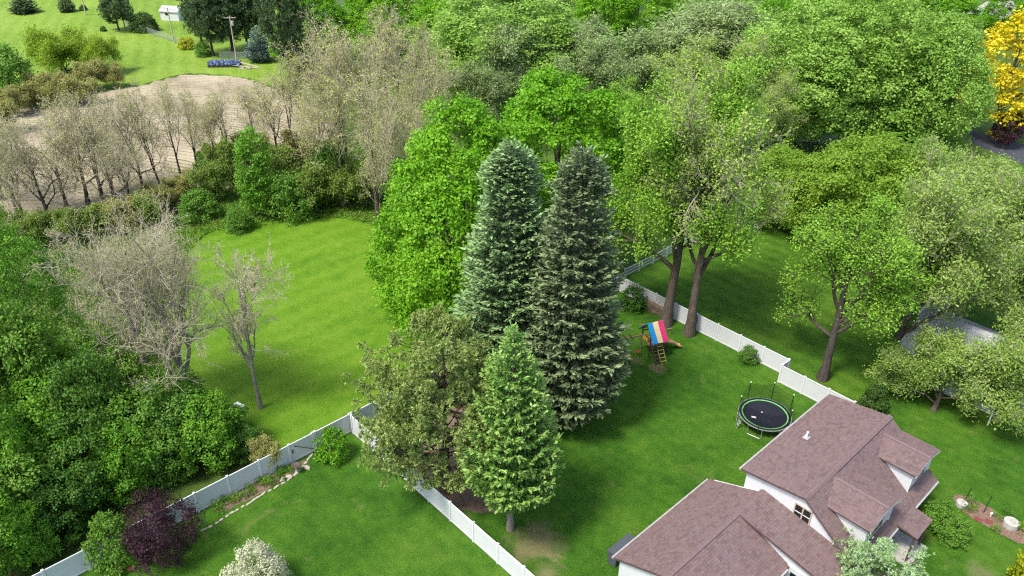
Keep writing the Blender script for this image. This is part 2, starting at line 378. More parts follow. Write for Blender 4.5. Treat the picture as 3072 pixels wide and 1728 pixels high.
    ('olive', -43.2, 87.87, 3.54, 2.42, 12, 'olive half-leafed shrub under the bare thicket behind the meadow', 'shrub', 'thicket_shrub', 'green shrubs under the thicket'),
    ('sgreen', -36.77, 96.14, 6.43, 2.36, 13, 'fresh green loose shrub under the bare thicket behind the meadow', 'shrub', 'thicket_shrub', 'green shrubs under the thicket'),
    ('olive', -12.74, 88.95, 5.31, 2.23, 14, 'olive half-leafed shrub under the bare thicket behind the meadow', 'shrub', 'thicket_shrub', 'green shrubs under the thicket'),
    ('olive', -29.7, 103.24, 4.84, 2.74, 15, 'olive half-leafed shrub under the bare thicket behind the meadow', 'shrub', 'thicket_shrub', 'green shrubs under the thicket'),
    ('olive', -35.44, 100.65, 5.69, 2.46, 16, 'olive half-leafed shrub under the bare thicket behind the meadow', 'shrub', 'thicket_shrub', 'green shrubs under the thicket'),
    ('bareR0', -59.04, 85.47, 13.36, 5.37, 0.0, 'dark-limbed nearly bare tree along the near field edge, trunk foot second from the left', 'tree', 'bare_tree', 'bare trees along the field'),
    ('bareR1', -55.29, 85.15, 14.66, 5.63, 1.7, 'dark-limbed nearly bare tree along the near field edge, trunk foot fourth from the left', 'tree', 'bare_tree', 'bare trees along the field'),
    ('bareR2', -53.14, 90.39, 14.59, 5.91, 3.4, 'dark-limbed nearly bare tree along the near field edge, trunk foot sixth from the left', 'tree', 'bare_tree', 'bare trees along the field'),
    ('bareR0', -51.73, 91.43, 15.08, 5.64, 5.1, 'dark-limbed nearly bare tree along the near field edge, trunk foot seventh from the left', 'tree', 'bare_tree', 'bare trees along the field'),
    ('bareR1', -49.03, 89.08, 14.66, 5.17, 6.8, 'dark-limbed nearly bare tree along the near field edge, trunk foot eighth from the left', 'tree', 'bare_tree', 'bare trees along the field'),
    ('bareR2', -47.98, 94.65, 14.18, 4.69, 8.5, 'dark-limbed nearly bare tree along the near field edge, trunk foot tenth from the left', 'tree', 'bare_tree', 'bare trees along the field'),
    ('bareR0', -64.09, 90.98, 13.44, 5.64, 10.2, 'dark-limbed nearly bare tree along the near field edge, trunk foot leftmost', 'tree', 'bare_tree', 'bare trees along the field'),
    ('bareR1', -55.33, 89.34, 13.71, 5.2, 11.9, 'dark-limbed nearly bare tree along the near field edge, trunk foot fifth from the left', 'tree', 'bare_tree', 'bare trees along the field'),
    ('bareR2', -56.05, 82.08, 13.07, 4.53, 13.6, 'dark-limbed nearly bare tree along the near field edge, trunk foot third from the left', 'tree', 'bare_tree', 'bare trees along the field'),
    ('bareR0', -46.41, 87.76, 12.8, 4.12, 15.3, 'dark-limbed nearly bare tree along the near field edge, trunk foot ninth from the left', 'tree', 'bare_tree', 'bare trees along the field'),
    ('bareT0', -45.28, 100.26, 12.56, 3.45, 0.0, 'slender nearly bare budding tree in the dense thicket above the meadow', 'tree', 'bare_tree', 'bare budding trees of the thicket'),
    ('bareT1', -42.02, 98.68, 12.65, 3.41, 1.3, 'slender nearly bare budding tree in the dense thicket above the meadow', 'tree', 'bare_tree', 'bare budding trees of the thicket'),
    ('bareT2', -39.24, 97.68, 11.09, 3.09, 2.6, 'slender nearly bare budding tree in the dense thicket above the meadow', 'tree', 'bare_tree', 'bare budding trees of the thicket'),
    ('bareT3', -32.99, 104.32, 13.54, 4.55, 3.9, 'slender nearly bare budding tree in the dense thicket above the meadow', 'tree', 'bare_tree', 'bare budding trees of the thicket'),
    ('bareT0', -29.14, 100.9, 16.22, 4.7, 5.2, 'slender nearly bare budding tree in the dense thicket above the meadow', 'tree', 'bare_tree', 'bare budding trees of the thicket'),
    ('bareT1', -25.84, 98.2, 18.19, 4.91, 6.5, 'slender nearly bare budding tree in the dense thicket above the meadow', 'tree', 'bare_tree', 'bare budding trees of the thicket'),
    ('bareT2', -22.44, 96.68, 20.17, 5.11, 7.8, 'slender nearly bare budding tree in the dense thicket above the meadow', 'tree', 'bare_tree', 'bare budding trees of the thicket'),
    ('bareT3', -19.89, 101.27, 21.15, 5.3, 9.1, 'slender nearly bare budding tree in the dense thicket above the meadow', 'tree', 'bare_tree', 'bare budding trees of the thicket'),
    ('bareT0', -15.88, 96.93, 21.37, 5.1, 10.4, 'slender nearly bare budding tree in the dense thicket above the meadow', 'tree', 'bare_tree', 'bare budding trees of the thicket'),
    ('bareT1', -12.55, 90.88, 20.58, 4.26, 11.7, 'slender nearly bare budding tree in the dense thicket above the meadow', 'tree', 'bare_tree', 'bare budding trees of the thicket'),
    ('bareT2', -16.69, 87.88, 18.35, 5.29, 13.0, 'slender nearly bare budding tree in the dense thicket above the meadow', 'tree', 'bare_tree', 'bare budding trees of the thicket'),
    ('bareT3', -12.4, 84.42, 17.59, 4.34, 14.3, 'slender nearly bare budding tree in the dense thicket above the meadow', 'tree', 'bare_tree', 'bare budding trees of the thicket'),
    ('bareT0', -20.45, 90.6, 16.97, 4.89, 15.6, 'slender nearly bare budding tree in the dense thicket above the meadow', 'tree', 'bare_tree', 'bare budding trees of the thicket'),
    ('bareT1', -24.6, 93.45, 14.3, 4.44, 16.9, 'slender nearly bare budding tree in the dense thicket above the meadow', 'tree', 'bare_tree', 'bare budding trees of the thicket'),
    ('bareT2', -9.91, 83.21, 16.55, 3.31, 18.2, 'slender nearly bare budding tree in the dense thicket above the meadow', 'tree', 'bare_tree', 'bare budding trees of the thicket'),
    ('bareT3', -26.4, 112.38, 18.25, 5.83, 19.5, 'slender nearly bare budding tree in the dense thicket above the meadow', 'tree', 'bare_tree', 'bare budding trees of the thicket'),
    ('bareT0', -17.53, 112.76, 20.05, 5.82, 20.8, 'slender nearly bare budding tree in the dense thicket above the meadow', 'tree', 'bare_tree', 'bare budding trees of the thicket'),
    ('bareT1', -11.59, 113.02, 17.88, 5.53, 22.1, 'slender nearly bare budding tree in the dense thicket above the meadow', 'tree', 'bare_tree', 'bare budding trees of the thicket'),
    ('bareT2', -9.29, 97.19, 17.1, 4.25, 23.4, 'slender nearly bare budding tree in the dense thicket above the meadow', 'tree', 'bare_tree', 'bare budding trees of the thicket'),
    ('bareT3', -14.74, 80.15, 16.39, 3.39, 24.7, 'slender nearly bare budding tree in the dense thicket above the meadow', 'tree', 'bare_tree', 'bare budding trees of the thicket'),
    ('bareT0', -35.65, 103.0, 11.23, 3.54, 26.0, 'slender nearly bare budding tree in the dense thicket above the meadow', 'tree', 'bare_tree', 'bare budding trees of the thicket'),
    ('bareT1', -46.26, 95.78, 14.08, 3.65, 27.3, 'slender nearly bare budding tree in the dense thicket above the meadow', 'tree', 'bare_tree', 'bare budding trees of the thicket'),
    ('bareT2', -37.78, 99.41, 12.71, 3.78, 28.6, 'slender nearly bare budding tree in the dense thicket above the meadow', 'tree', 'bare_tree', 'bare budding trees of the thicket'),
    ('bareA', -25.91, 50.83, 19.78, 6.29, 0, 'large pale bare tree with many crooked limbs at the meadow edge', 'tree', 'bare_tree', None),
    ('bareB', -29.2, 51.65, 17.92, 5.13, 0, 'bare tree with slanting trunk left of the largest bare tree', 'tree', 'bare_tree', None),
    ('bareC', -20.75, 51.47, 15.88, 3.75, 0, 'thin single-stemmed bare tree standing alone on the meadow edge', 'tree', 'bare_tree', None),
    ('dead', -35.66, 50.51, 11.49, 3.25, 0, 'dead leaning twin-stemmed tree with bleached branches over the dark shrubs', 'tree', 'dead_tree', None),
    ('hedgeM', -41.17, 53.81, 16.14, 4.4, 0, 'large bright green leafy tree at the left edge beside the dead tree', 'tree', 'leafy_tree', None),
    ('hedge0', -38.25, 46.76, 10.1, 2.98, 0.0, 'dark green leafy tree in the dense hedgerow behind the white fence', 'tree', 'hedgerow_tree', 'dark green hedgerow trees behind the white fence'),
    ('hedge1', -33.54, 45.37, 7.67, 2.96, 1.9, 'dark green leafy tree in the dense hedgerow behind the white fence', 'tree', 'hedgerow_tree', 'dark green hedgerow trees behind the white fence'),
    ('hedge2', -36.03, 40.86, 9.71, 2.73, 3.8, 'dark green leafy tree in the dense hedgerow behind the white fence', 'tree', 'hedgerow_tree', 'dark green hedgerow trees behind the white fence'),
    ('hedge0', -30.14, 44.9, 8.1, 2.81, 5.7, 'dark green leafy tree in the dense hedgerow behind the white fence', 'tree', 'hedgerow_tree', 'dark green hedgerow trees behind the white fence'),
    ('hedge1', -32.95, 40.92, 8.03, 2.64, 7.6, 'dark green leafy tree in the dense hedgerow behind the white fence', 'tree', 'hedgerow_tree', 'dark green hedgerow trees behind the white fence'),
    ('hedge2', -27.23, 44.61, 6.89, 2.57, 9.5, 'dark green leafy tree in the dense hedgerow behind the white fence', 'tree', 'hedgerow_tree', 'dark green hedgerow trees behind the white fence'),
    ('hedge0', -24.8, 45.57, 7.09, 2.48, 11.4, 'dark green leafy tree in the dense hedgerow behind the white fence', 'tree', 'hedgerow_tree', 'dark green hedgerow trees behind the white fence'),
    ('hedge1', -22.58, 45.07, 6.0, 2.1, 13.3, 'dark green leafy tree in the dense hedgerow behind the white fence', 'tree', 'hedgerow_tree', 'dark green hedgerow trees behind the white fence'),
    ('hedge2', -21.46, 46.39, 4.0, 1.53, 15.2, 'dark green leafy tree in the dense hedgerow behind the white fence', 'tree', 'hedgerow_tree', 'dark green hedgerow trees behind the white fence'),
    ('hedge0', -29.63, 40.99, 7.17, 2.31, 17.1, 'dark green leafy tree in the dense hedgerow behind the white fence', 'tree', 'hedgerow_tree', 'dark green hedgerow trees behind the white fence'),
    ('hedge1', -27.28, 41.69, 6.02, 1.88, 19.0, 'dark green leafy tree in the dense hedgerow behind the white fence', 'tree', 'hedgerow_tree', 'dark green hedgerow trees behind the white fence'),
    ('hedge2', -32.62, 37.56, 7.3, 2.52, 20.9, 'dark green leafy tree in the dense hedgerow behind the white fence', 'tree', 'hedgerow_tree', 'dark green hedgerow trees behind the white fence'),
    ('hedge0', -30.28, 37.9, 5.29, 1.89, 22.8, 'dark green leafy tree in the dense hedgerow behind the white fence', 'tree', 'hedgerow_tree', 'dark green hedgerow trees behind the white fence'),
    ('hedge1', -32.54, 34.52, 7.18, 2.18, 24.7, 'dark green leafy tree in the dense hedgerow behind the white fence', 'tree', 'hedgerow_tree', 'dark green hedgerow trees behind the white fence'),
    ('hedge2', -25.02, 43.42, 5.17, 1.82, 26.6, 'dark green leafy tree in the dense hedgerow behind the white fence', 'tree', 'hedgerow_tree', 'dark green hedgerow trees behind the white fence'),
    ('hedge0', -20.21, 45.67, 3.01, 1.14, 28.5, 'dark green leafy tree in the dense hedgerow behind the white fence', 'tree', 'hedgerow_tree', 'dark green hedgerow trees behind the white fence'),
    ('hedge1', -30.8, 35.36, 4.93, 1.28, 30.4, 'dark green leafy tree in the dense hedgerow behind the white fence', 'tree', 'hedgerow_tree', 'dark green hedgerow trees behind the white fence'),
    ('hedge2', -22.99, 47.11, 4.66, 1.54, 32.3, 'dark green leafy tree in the dense hedgerow behind the white fence', 'tree', 'hedgerow_tree', 'dark green hedgerow trees behind the white fence'),
    ('hedge0', -37.98, 43.49, 10.99, 2.12, 34.2, 'dark green leafy tree in the dense hedgerow behind the white fence', 'tree', 'hedgerow_tree', 'dark green hedgerow trees behind the white fence'),
    ('hedge1', -33.86, 50.9, 7.34, 2.27, 36.1, 'dark green leafy tree in the dense hedgerow behind the white fence', 'tree', 'hedgerow_tree', 'dark green hedgerow trees behind the white fence'),
    ('hedge2', -30.38, 48.51, 7.53, 2.19, 38.0, 'dark green leafy tree in the dense hedgerow behind the white fence', 'tree', 'hedgerow_tree', 'dark green hedgerow trees behind the white fence'),
    ('hedge0', -36.98, 49.98, 7.6, 2.1, 39.9, 'dark green leafy tree in the dense hedgerow behind the white fence', 'tree', 'hedgerow_tree', 'dark green hedgerow trees behind the white fence'),
    ('hedge1', -28.42, 48.95, 5.36, 1.83, 41.8, 'dark green leafy tree in the dense hedgerow behind the white fence', 'tree', 'hedgerow_tree', 'dark green hedgerow trees behind the white fence'),
    ('hedge2', -35.93, 46.82, 12.37, 2.58, 43.7, 'dark green leafy tree in the dense hedgerow behind the white fence', 'tree', 'hedgerow_tree', 'dark green hedgerow trees behind the white fence'),
    ('hedge0', -30.16, 44.37, 10.51, 2.15, 45.6, 'dark green leafy tree in the dense hedgerow behind the white fence', 'tree', 'hedgerow_tree', 'dark green hedgerow trees behind the white fence'),
    ('hedge1', -34.09, 39.02, 10.68, 2.2, 47.5, 'dark green leafy tree in the dense hedgerow behind the white fence', 'tree', 'hedgerow_tree', 'dark green hedgerow trees behind the white fence'),
    ('olive', -18.39, 44.62, 2.5, 1.12, 3, 'pale twiggy shrub poking over the white fence near the gate', 'shrub', 'twiggy_shrub', None),
    ('sparse', 27.64, 56.67, 16.22, 5.53, 0, 'thin-crowned tree standing on the striped lawn behind the white fence', 'tree', 'lawn_tree', None),
    ('mapleY', 39.3, 81.93, 12.8, 6.13, 0, 'yellow-green maple by the three-rail fence across the striped lawn', 'tree', 'maple_tree', None),
    ('mapleY', 35.22, 84.31, 9.67, 4.6, 2, 'yellow-green tree at the near end of the three-rail fence', 'tree', 'maple_tree', None),
    ('mapleY', 31.81, 87.73, 9.47, 4.36, 4, 'yellow-green tree beside the leaning thin-leaved tree across the lawn', 'tree', 'maple_tree', None),
    ('willowB', 34.98, 59.55, 19.06, 5.67, 0, 'grey-green tree with brown trunk beside the neighbouring grey-roofed house', 'tree', 'willow_tree', None),
    ('willowB', 42.85, 65.67, 16.67, 6.17, 2, 'broad grey-green tree crowning the middle of the neighbouring house', 'tree', 'willow_tree', None),
    ('willowB', 46.56, 62.08, 15.49, 5.49, 4, 'grey-green tree at the right edge over the neighbouring house', 'tree', 'willow_tree', None),
    ('willowB', 46.41, 77.44, 14.06, 5.66, 1, 'grey-green tree rising behind the thin-crowned lawn tree, near the asphalt road', 'tree', 'willow_tree', None),
    ('willowC', 33.3, 54.28, 5.26, 2.95, 0, 'low grey-green tree in front of the neighbouring house near the brown roof', 'tree', 'willow_tree', None),
    ('willowC', 35.7, 52.56, 7.5, 3.81, 2, 'low grey-green tree in front of the middle of the neighbouring house', 'tree', 'willow_tree', None),
    ('willowC', 40.27, 51.6, 9.18, 3.87, 4, 'low grey-green tree in front of the neighbouring house at the right edge', 'tree', 'willow_tree', None),
    ('roundshrub', 29.9, 51.35, 3.15, 1.23, 3, 'dark evergreen shrub behind the far corner of the brown-roofed house', 'shrub', 'round_shrub', None),
    ('shrubB', 21.64, 59.1, 1.49, 0.91, 1, 'small round bush at the foot of the white fence beside the bird feeder', 'shrub', 'garden_shrub', None),
    ('shrubB', 12.19, 67.84, 2.35, 1.27, 2, 'dark bush in front of the white fence beside the firewood stack', 'shrub', 'garden_shrub', None),
    ('purpleN', -22.59, 36.0, 5.3, 2.16, 0, 'dark purple smoke-like tree draped over the white fence', 'tree', 'purple_leaf_tree', None),
    ('shrubN', -25.53, 35.46, 4.4, 1.33, 0, 'bright green leafy bush beside the purple tree at the white fence', 'shrub', 'garden_shrub', None),
    ('whitebush', -15.95, 33.67, 3.63, 1.78, 0, 'creamy white blossoming bush at the bottom of the lawn', 'shrub', 'blossom_shrub', None),
    ('bushG', -13.56, 45.74, 2.49, 1.17, 0, 'bright glossy green bush tucked between white fence and pine', 'shrub', 'garden_shrub', None),
    ('juniper', 22.05, 31.08, 7.02, 2.94, 0, 'blue-green juniper tree in front of the brown-roofed house', 'tree', 'juniper_tree', None),
    ('goldbush', 33.8, 34.46, 3.78, 1.27, 2, 'bright yellow-green bush at the bottom corner of the front lawn', 'shrub', 'garden_shrub', None),
    ('shrubN', 29.97, 39.7, 2.29, 1.21, 1, 'leafy green bush against the house wall by the small porch', 'shrub', 'garden_shrub', None),
    ('shrubN', 30.71, 38.76, 1.87, 1.1, 3, 'leafy green bush in front of the small porch roof', 'shrub', 'garden_shrub', None),
]
MEADOW = [(-37.5, 77.1), (-36.8, 83.6), (-35.0, 85.2), (-33.3, 83.7), (-30.2, 86.5), (-25.9, 87.1), (-20.1, 88.7), (-14.3, 85.2), (-11.7, 80.2), (-4.6, 68.9), (5.7, 70.5), (11.2, 73.6), (-4.0, 58.9), (-12.8, 50.1), (-19.2, 44.1), (-21.5, 45.6), (-23.8, 48.7), (-25.8, 51.5), (-30.4, 57.9), (-34.0, 63.2), (-36.8, 71.3)]
FIELD = [(-73.1, 94.8), (-87.6, 118.4), (-83.5, 124.9), (-76.2, 132.3), (-65.6, 138.1), (-61.7, 145.3), (-56.1, 146.9), (-47.7, 143.5), (-37.0, 134.3), (-28.9, 122.6), (-26.6, 111.0), (-33.6, 100.7), (-39.7, 91.9), (-43.8, 84.2), (-52.9, 80.5), (-64.2, 80.1)]
FARLAWN = [(-97.1, 129.4), (-141.3, 192.1), (-171.0, 232.0), (-117.6, 236.5), (-85.5, 239.2), (-50.5, 191.4), (-38.8, 141.9), (-47.8, 143.9), (-56.4, 147.7), (-62.2, 146.6), (-66.1, 139.5), (-76.7, 133.2), (-84.2, 126.3)]
THICKET = [(-43.4, 83.4), (-39.3, 86.2), (-32.7, 82.9), (-28.0, 85.8), (-22.0, 87.7), (-14.2, 84.4), (-11.7, 79.8), (-9.6, 82.0), (-9.0, 93.0), (-14.6, 112.9), (-27.2, 113.7), (-34.3, 103.1), (-41.1, 96.0), (-45.2, 87.8)]
UNDERBARE = [(-51.4, 77.4), (-46.9, 82.4), (-38.4, 83.5), (-35.3, 74.9), (-35.5, 68.0), (-32.9, 62.1), (-28.4, 55.5), (-23.9, 49.1), (-21.2, 45.6), (-24.4, 44.5), (-32.6, 48.1), (-41.1, 52.0), (-46.3, 61.8)]
MEADOWRIM = [(-38.4, 71.9), (-38.6, 77.8), (-37.7, 84.9), (-34.6, 86.3), (-26.2, 88.5), (-20.4, 90.1), (-14.1, 86.6), (-10.9, 79.5), (-11.8, 79.4), (-15.4, 84.5), (-20.3, 87.7), (-25.8, 86.8), (-33.7, 84.7), (-36.0, 82.3), (-36.5, 76.3), (-36.0, 70.6), (-33.4, 63.3), (-29.7, 58.0), (-25.4, 52.4), (-22.6, 48.3), (-20.5, 44.9), (-21.6, 45.3), (-24.3, 48.6), (-26.4, 51.5), (-31.0, 57.9), (-34.6, 63.2)]
ROAD = [(68.0, 121.6), (77.7, 97.2), (84.3, 107.8), (71.4, 124.4)]
DRIVE = [(42.6, 116.1), (63.4, 114.8), (65.0, 118.5), (43.7, 119.7)]
FARDRIVE = [(114.3, 210.1), (125.2, 203.4), (149.7, 212.6), (141.4, 228.5), (127.0, 225.3)]
BED = [(32.7, 42.7), (33.6, 42.9), (34.7, 41.7), (35.8, 40.4), (36.3, 39.2), (36.1, 38.0), (35.0, 38.5), (33.8, 39.8), (32.9, 40.8), (32.5, 41.8)]
POLE_A = (-54.15, 154.95)
POLE_B = (-71.38, 168.53)
POLE_C = (-42.37, 157.79)
POLE_D = (-101.16, 192.79)
POLE_E = (-87.03, 181.09)
SHED_A = (-80.03, 188.72)
SHED_B = (-45.64, 160.07)
PILE = (-54.42, 151.44)
BOX = (-22.57, 51.25)
BATH = (-15.95, 44.04)
HOOK = (-17.76, 44.35)
FEEDER = (21.18, 60.76)
LOGS0 = (12.95, 68.49)
LOGS1 = (15.61, 65.68)
BRICK = (-25.37, 34.87)
POST = (39.32, 50.70)
NSHED = (44.37, 69.73)
CHAIR = (29.29, 85.85)
CL0 = (-87.81, 182.94)
CL1 = (-67.91, 166.02)
CL2 = (-58.32, 157.60)
CL3 = (-49.70, 157.37)
ROCK = (-16.40, 43.54)
STUMP = (17.82, 63.53)
EDGING = [(-15.2, 46.1), (-15.9, 44.0), (-16.5, 43.1), (-17.7, 42.0), (-18.8, 40.7), (-19.7, 39.8), (-20.5, 38.8), (-21.2, 38.2)]
# ---------------------------------------------------------------- plant generators (numpy)
def unit(v): return v / np.maximum(np.linalg.norm(v, axis=-1, keepdims=True), 1e-9)
UP = np.array([0., 0., 1.])

def kites(C, D, Nn, L, W, fold=.0):
    """leaf-shaped four-point faces: base C, axis D, facing Nn"""
    S = unit(np.cross(D, Nn)); L = np.asarray(L).reshape(-1, 1); W = np.asarray(W).reshape(-1, 1)
    n = len(C); v = np.empty((n, 4, 3))
    v[:, 0] = C; v[:, 2] = C + D * L
    mid = C + D * L * .48 + (Nn * (L * fold) if fold else 0)
    v[:, 1] = mid + S * W * .5; v[:, 3] = mid - S * W * .5
    return v.reshape(-1, 3), np.arange(n * 4).reshape(n, 4)

def tubes(Pt, Rd, sides=3):
    """Pt (n,k,3) polylines, Rd (n,k) radii"""
    n, k, _ = Pt.shape
    T = unit(Pt[:, -1] - Pt[:, 0]); ref = np.where(np.abs(T[:, 2:3]) > .85, np.array([[1., 0, 0]]), np.array([[0, 0, 1.]]))
    A = unit(np.cross(T, ref)); B = np.cross(T, A)
    an = 2 * np.pi * np.arange(sides) / sides
    ring = A[:, None, :] * np.cos(an)[None, :, None] + B[:, None, :] * np.sin(an)[None, :, None]
    V = Pt[:, :, None, :] + ring[:, None, :, :] * Rd[:, :, None, None]
    base = (np.arange(n) * k * sides)[:, None, None]
    i = (np.arange(k - 1) * sides)[None, :, None]; j = np.arange(sides)[None, None, :]; j2 = (j + 1) % sides
    q = np.stack([base + i + j, base + i + j2, base + i + sides + j2, base + i + sides + j], -1).reshape(-1, 4)
    return V.reshape(-1, 3), q

def grow(rng, start, d, ln, rad, k, wig, up, tip=.35):
    n = len(start); P_ = np.empty((n, k + 1, 3)); P_[:, 0] = start; d = unit(d)
    ln = np.broadcast_to(np.asarray(ln, float), (n,)); rad = np.broadcast_to(np.asarray(rad, float), (n,))
    for j in range(k):
        d = unit(d + rng.normal(0, wig, (n, 3)) + UP * up)
        P_[:, j + 1] = P_[:, j] + d * (ln / k)[:, None]
    return P_, rad[:, None] * np.linspace(1, tip, k + 1)[None, :]

def spawn(rng, Pt, Rd, m, t0, t1, a0, a1, lmul, rmul, upb=0.0, lvar=.35):
    n, k, _ = Pt.shape
    t = t0 + (t1 - t0) * (np.arange(m)[None, :] + rng.random((n, m))) / m
    x = t * (k - 1); i = np.minimum(x.astype(int), k - 2); fr = (x - i)[..., None]
    I = np.arange(n)[:, None]
    p = Pt[I, i] * (1 - fr) + Pt[I, i + 1] * fr
    tg = unit(Pt[I, i + 1] - Pt[I, i]); r = Rd[I, i] * (1 - fr[..., 0]) + Rd[I, i + 1] * fr[..., 0]
    rv = rng.normal(0, 1, p.shape); rv[..., 2] += upb
    perp = unit(rv - tg * (rv * tg).sum(-1, keepdims=True))
    an = rng.uniform(a0, a1, (n, m))[..., None]
    d = tg * np.cos(an) + perp * np.sin(an)
    L = np.linalg.norm(Pt[:, -1] - Pt[:, 0], axis=-1)[:, None]
    ln = L * lmul * (1.1 - .55 * t) * rng.uniform(1 - lvar, 1 + lvar, (n, m))
    return p.reshape(-1, 3), d.reshape(-1, 3), ln.ravel(), (r * rmul).ravel()

def fit(parts, tw, H, R):
    """scale list of vertex arrays so that the plant is H tall and R in (robust) radius"""
    allv = np.concatenate([p for p in parts])
    h = np.percentile(allv[:, 2], 99.7); r = np.percentile(np.hypot(allv[:, 0], allv[:, 1]), 96)
    s = np.array([R / r, R / r, H / h])
    return s

def skeleton(rng, H, R, trunk_h=.35, trunk_r=.3, limbs=5, n2=6, n3=6, n4=6, spread=(.35, .75), wig=.16, up=.05, lean=(0, 0), limb_len=.62,
             l2=.5, l3=.5, l4=.55, forks=1, twig=.018, low=.0, seg=8, up4=.02, seg4=1, t2=.25):
    """returns list of (points, radii, sides) per level"""
    out = []
    st = np.zeros((1, 3)); d = np.array([[lean[0], lean[1], 1.]])
    tr, rr = grow(rng, st, d, H * (trunk_h + .3), trunk_r, 9, .05, .06, .5)
    rr[:, 0] *= 1.45; rr[:, 1] *= 1.08
    out.append((tr, rr, 8))
    t0 = trunk_h / (trunk_h + .3) * (1 - low)
    p, d, ln, r = spawn(rng, tr, rr, limbs, t0, 1.0, spread[0], spread[1], 1, .62, 0.1, .2)
    ln = H * limb_len * rng.uniform(.75, 1.1, len(p))
    L1 = grow(rng, p, d, ln, r, seg, wig, up + .03, .22); out.append((*L1, 6))
    p, d, ln, r = spawn(rng, *L1, n2, t2, 1.0, .35, .95, l2, .6, .25); L2 = grow(rng, p, d, ln, np.maximum(r, twig * 1.6), 6, wig * 1.2, up, .3); out.append((*L2, 4))
    p, d, ln, r = spawn(rng, *L2, n3, .2, 1.0, .4, 1.1, l3, .6, .15); L3 = grow(rng, p, d, ln, np.maximum(r, twig), 3, wig * 1.5, up * .6, .5); out.append((*L3, 3))
    if n4:
        p, d, ln, r = spawn(rng, *L3, n4, .15, 1.0, .4, 1.15, l4, .6, .1); L4 = grow(rng, p, d, ln, np.full(len(p), twig * .75), seg4, wig * 1.7, up4, .6); out.append((*L4, 3))
    return out

def sk_fit(sk, H, R):
    a = np.concatenate([p.reshape(-1, 3) for p, _, _ in sk])
    h = np.percentile(a[:, 2], 99.8); cx, cy = 0, 0
    r = np.percentile(np.hypot(a[:, 0], a[:, 1]), 97)
    s = np.array([R / r, R / r, H / h])
    return [(p * s, q, k) for p, q, k in sk]

def tips(sk, lev=-1, per=2, rng=None, jit=.1):
    """points and directions near the outer half of the last twigs"""
    p = sk[lev][0]; n, k, _ = p.shape
    t = rng.uniform(.15, 1.0, (n, per)) * (k - 1); i = np.minimum(t.astype(int), k - 2); fr = (t - i)[..., None]; I = np.arange(n)[:, None]
    c = p[I, i] * (1 - fr) + p[I, i + 1] * fr; d = unit(p[I, i + 1] - p[I, i])
    c = c + rng.normal(0, jit, c.shape)
    return c.reshape(-1, 3), d.reshape(-1, 3)

def leaves_at(rng, C, D, L, W, lvar=.35, rough=.8, droop=.25, fold=.06, upn=.7):
    n = len(C)
    ax = unit(D * .5 + rng.normal(0, rough, (n, 3)) - UP * droop)
    nn = unit(UP * upn + rng.normal(0, .6, (n, 3)))
    l = L * rng.uniform(1 - lvar, 1 + lvar, n); w = W * rng.uniform(1 - lvar, 1 + lvar, n)
    return kites(C, ax, nn, l, w, fold)

def clump_crown(rng, H, R, z0, nclump, per, leaf, prof='round', rc=.2, lobes=.14, flat=.75, sprig=10, spread=.26, inner=.2, asp=.62, droop=.25, t_bias=None):
    """leaf clumps spread through a lobed envelope. returns leaf verts/faces and clump centres"""
    t = rng.random(nclump)
    if prof == 'round':  pr = lambda t: np.clip(1 - np.abs((t - .42) / np.where(t < .42, .5, .6)) ** 2.3, 0, 1) ** .55
    elif prof == 'skirt': pr = lambda t: np.clip(1 - np.clip((t - .18) / .84, 0, 1) ** 2.1, 0, 1) ** .75 * np.clip(.72 + t * 1.6, 0, 1)
    elif prof == 'dome': pr = lambda t: np.clip(1 - t ** 2.4, 0, 1) ** .5
    elif prof == 'column': pr = lambda t: np.clip(1 - np.abs((t - .38) / .64) ** 2.6, 0, 1) ** .6
    w = pr(t) + .15; keep = rng.random(nclump) < w / w.max(); t = t[keep]; n = len(t)
    az = rng.random(n) * 2 * np.pi; ph = rng.random(6) * 6.28
    lob = 1 + lobes * (np.sin(3 * az + ph[0] + 2 * t) + .7 * np.sin(5 * az + ph[1] - 5 * t) + .6 * np.sin(2 * az + ph[2] + 7 * t)) * .6
    fr = 1 - np.abs(rng.normal(0, .13, n)); ins = rng.random(n) < inner; fr[ins] = rng.random(ins.sum()) ** .5 * .85
    rad = R * pr(t) * lob * fr * (1 - .35 * rc)
    C = np.stack([rad * np.cos(az), rad * np.sin(az), z0 + (H - z0) * (t * .97 + .0) + rng.normal(0, .02 * H, n)], -1)
    C[:, 2] = np.minimum(C[:, 2], H - rc * R * .3)
    out = unit(C - np.array([0, 0, z0 + (H - z0) * .35]))
    rcl = R * rc * rng.uniform(.65, 1.3, n)
    # sprigs on each clump
    sd = unit(rng.normal(0, 1, (n, sprig, 3)) + out[:, None, :] * .75 + UP * .55)
    sc = C[:, None, :] + sd * (rcl[:, None] * rng.uniform(.75, 1.02, (n, sprig)))[..., None] * np.array([1, 1, flat])
    k = max(1, per // sprig)
    lc = sc[:, :, None, :] + rng.normal(0, 1, (n, sprig, k, 3)) * (rcl * spread)[:, None, None, None] * np.array([1, 1, .7])
    ld = np.broadcast_to(sd[:, :, None, :], lc.shape)
    lc = lc.reshape(-1, 3); ld = ld.reshape(-1, 3)
    nn = len(lc)
    cen = np.repeat(C, sprig * k, 0); ow = unit(lc - cen)
    ax = unit(ow * .25 + rng.normal(0, .6, (nn, 3)) - UP * droop)
    nr = unit(UP * .35 + ow * .95 + rng.normal(0, .22, (nn, 3)))
    l = leaf * rng.uniform(.65, 1.35, nn)
    lc[:, 2] = np.maximum(lc[:, 2], .05)
    return kites(lc, ax, nr, l, l * asp, .05), C

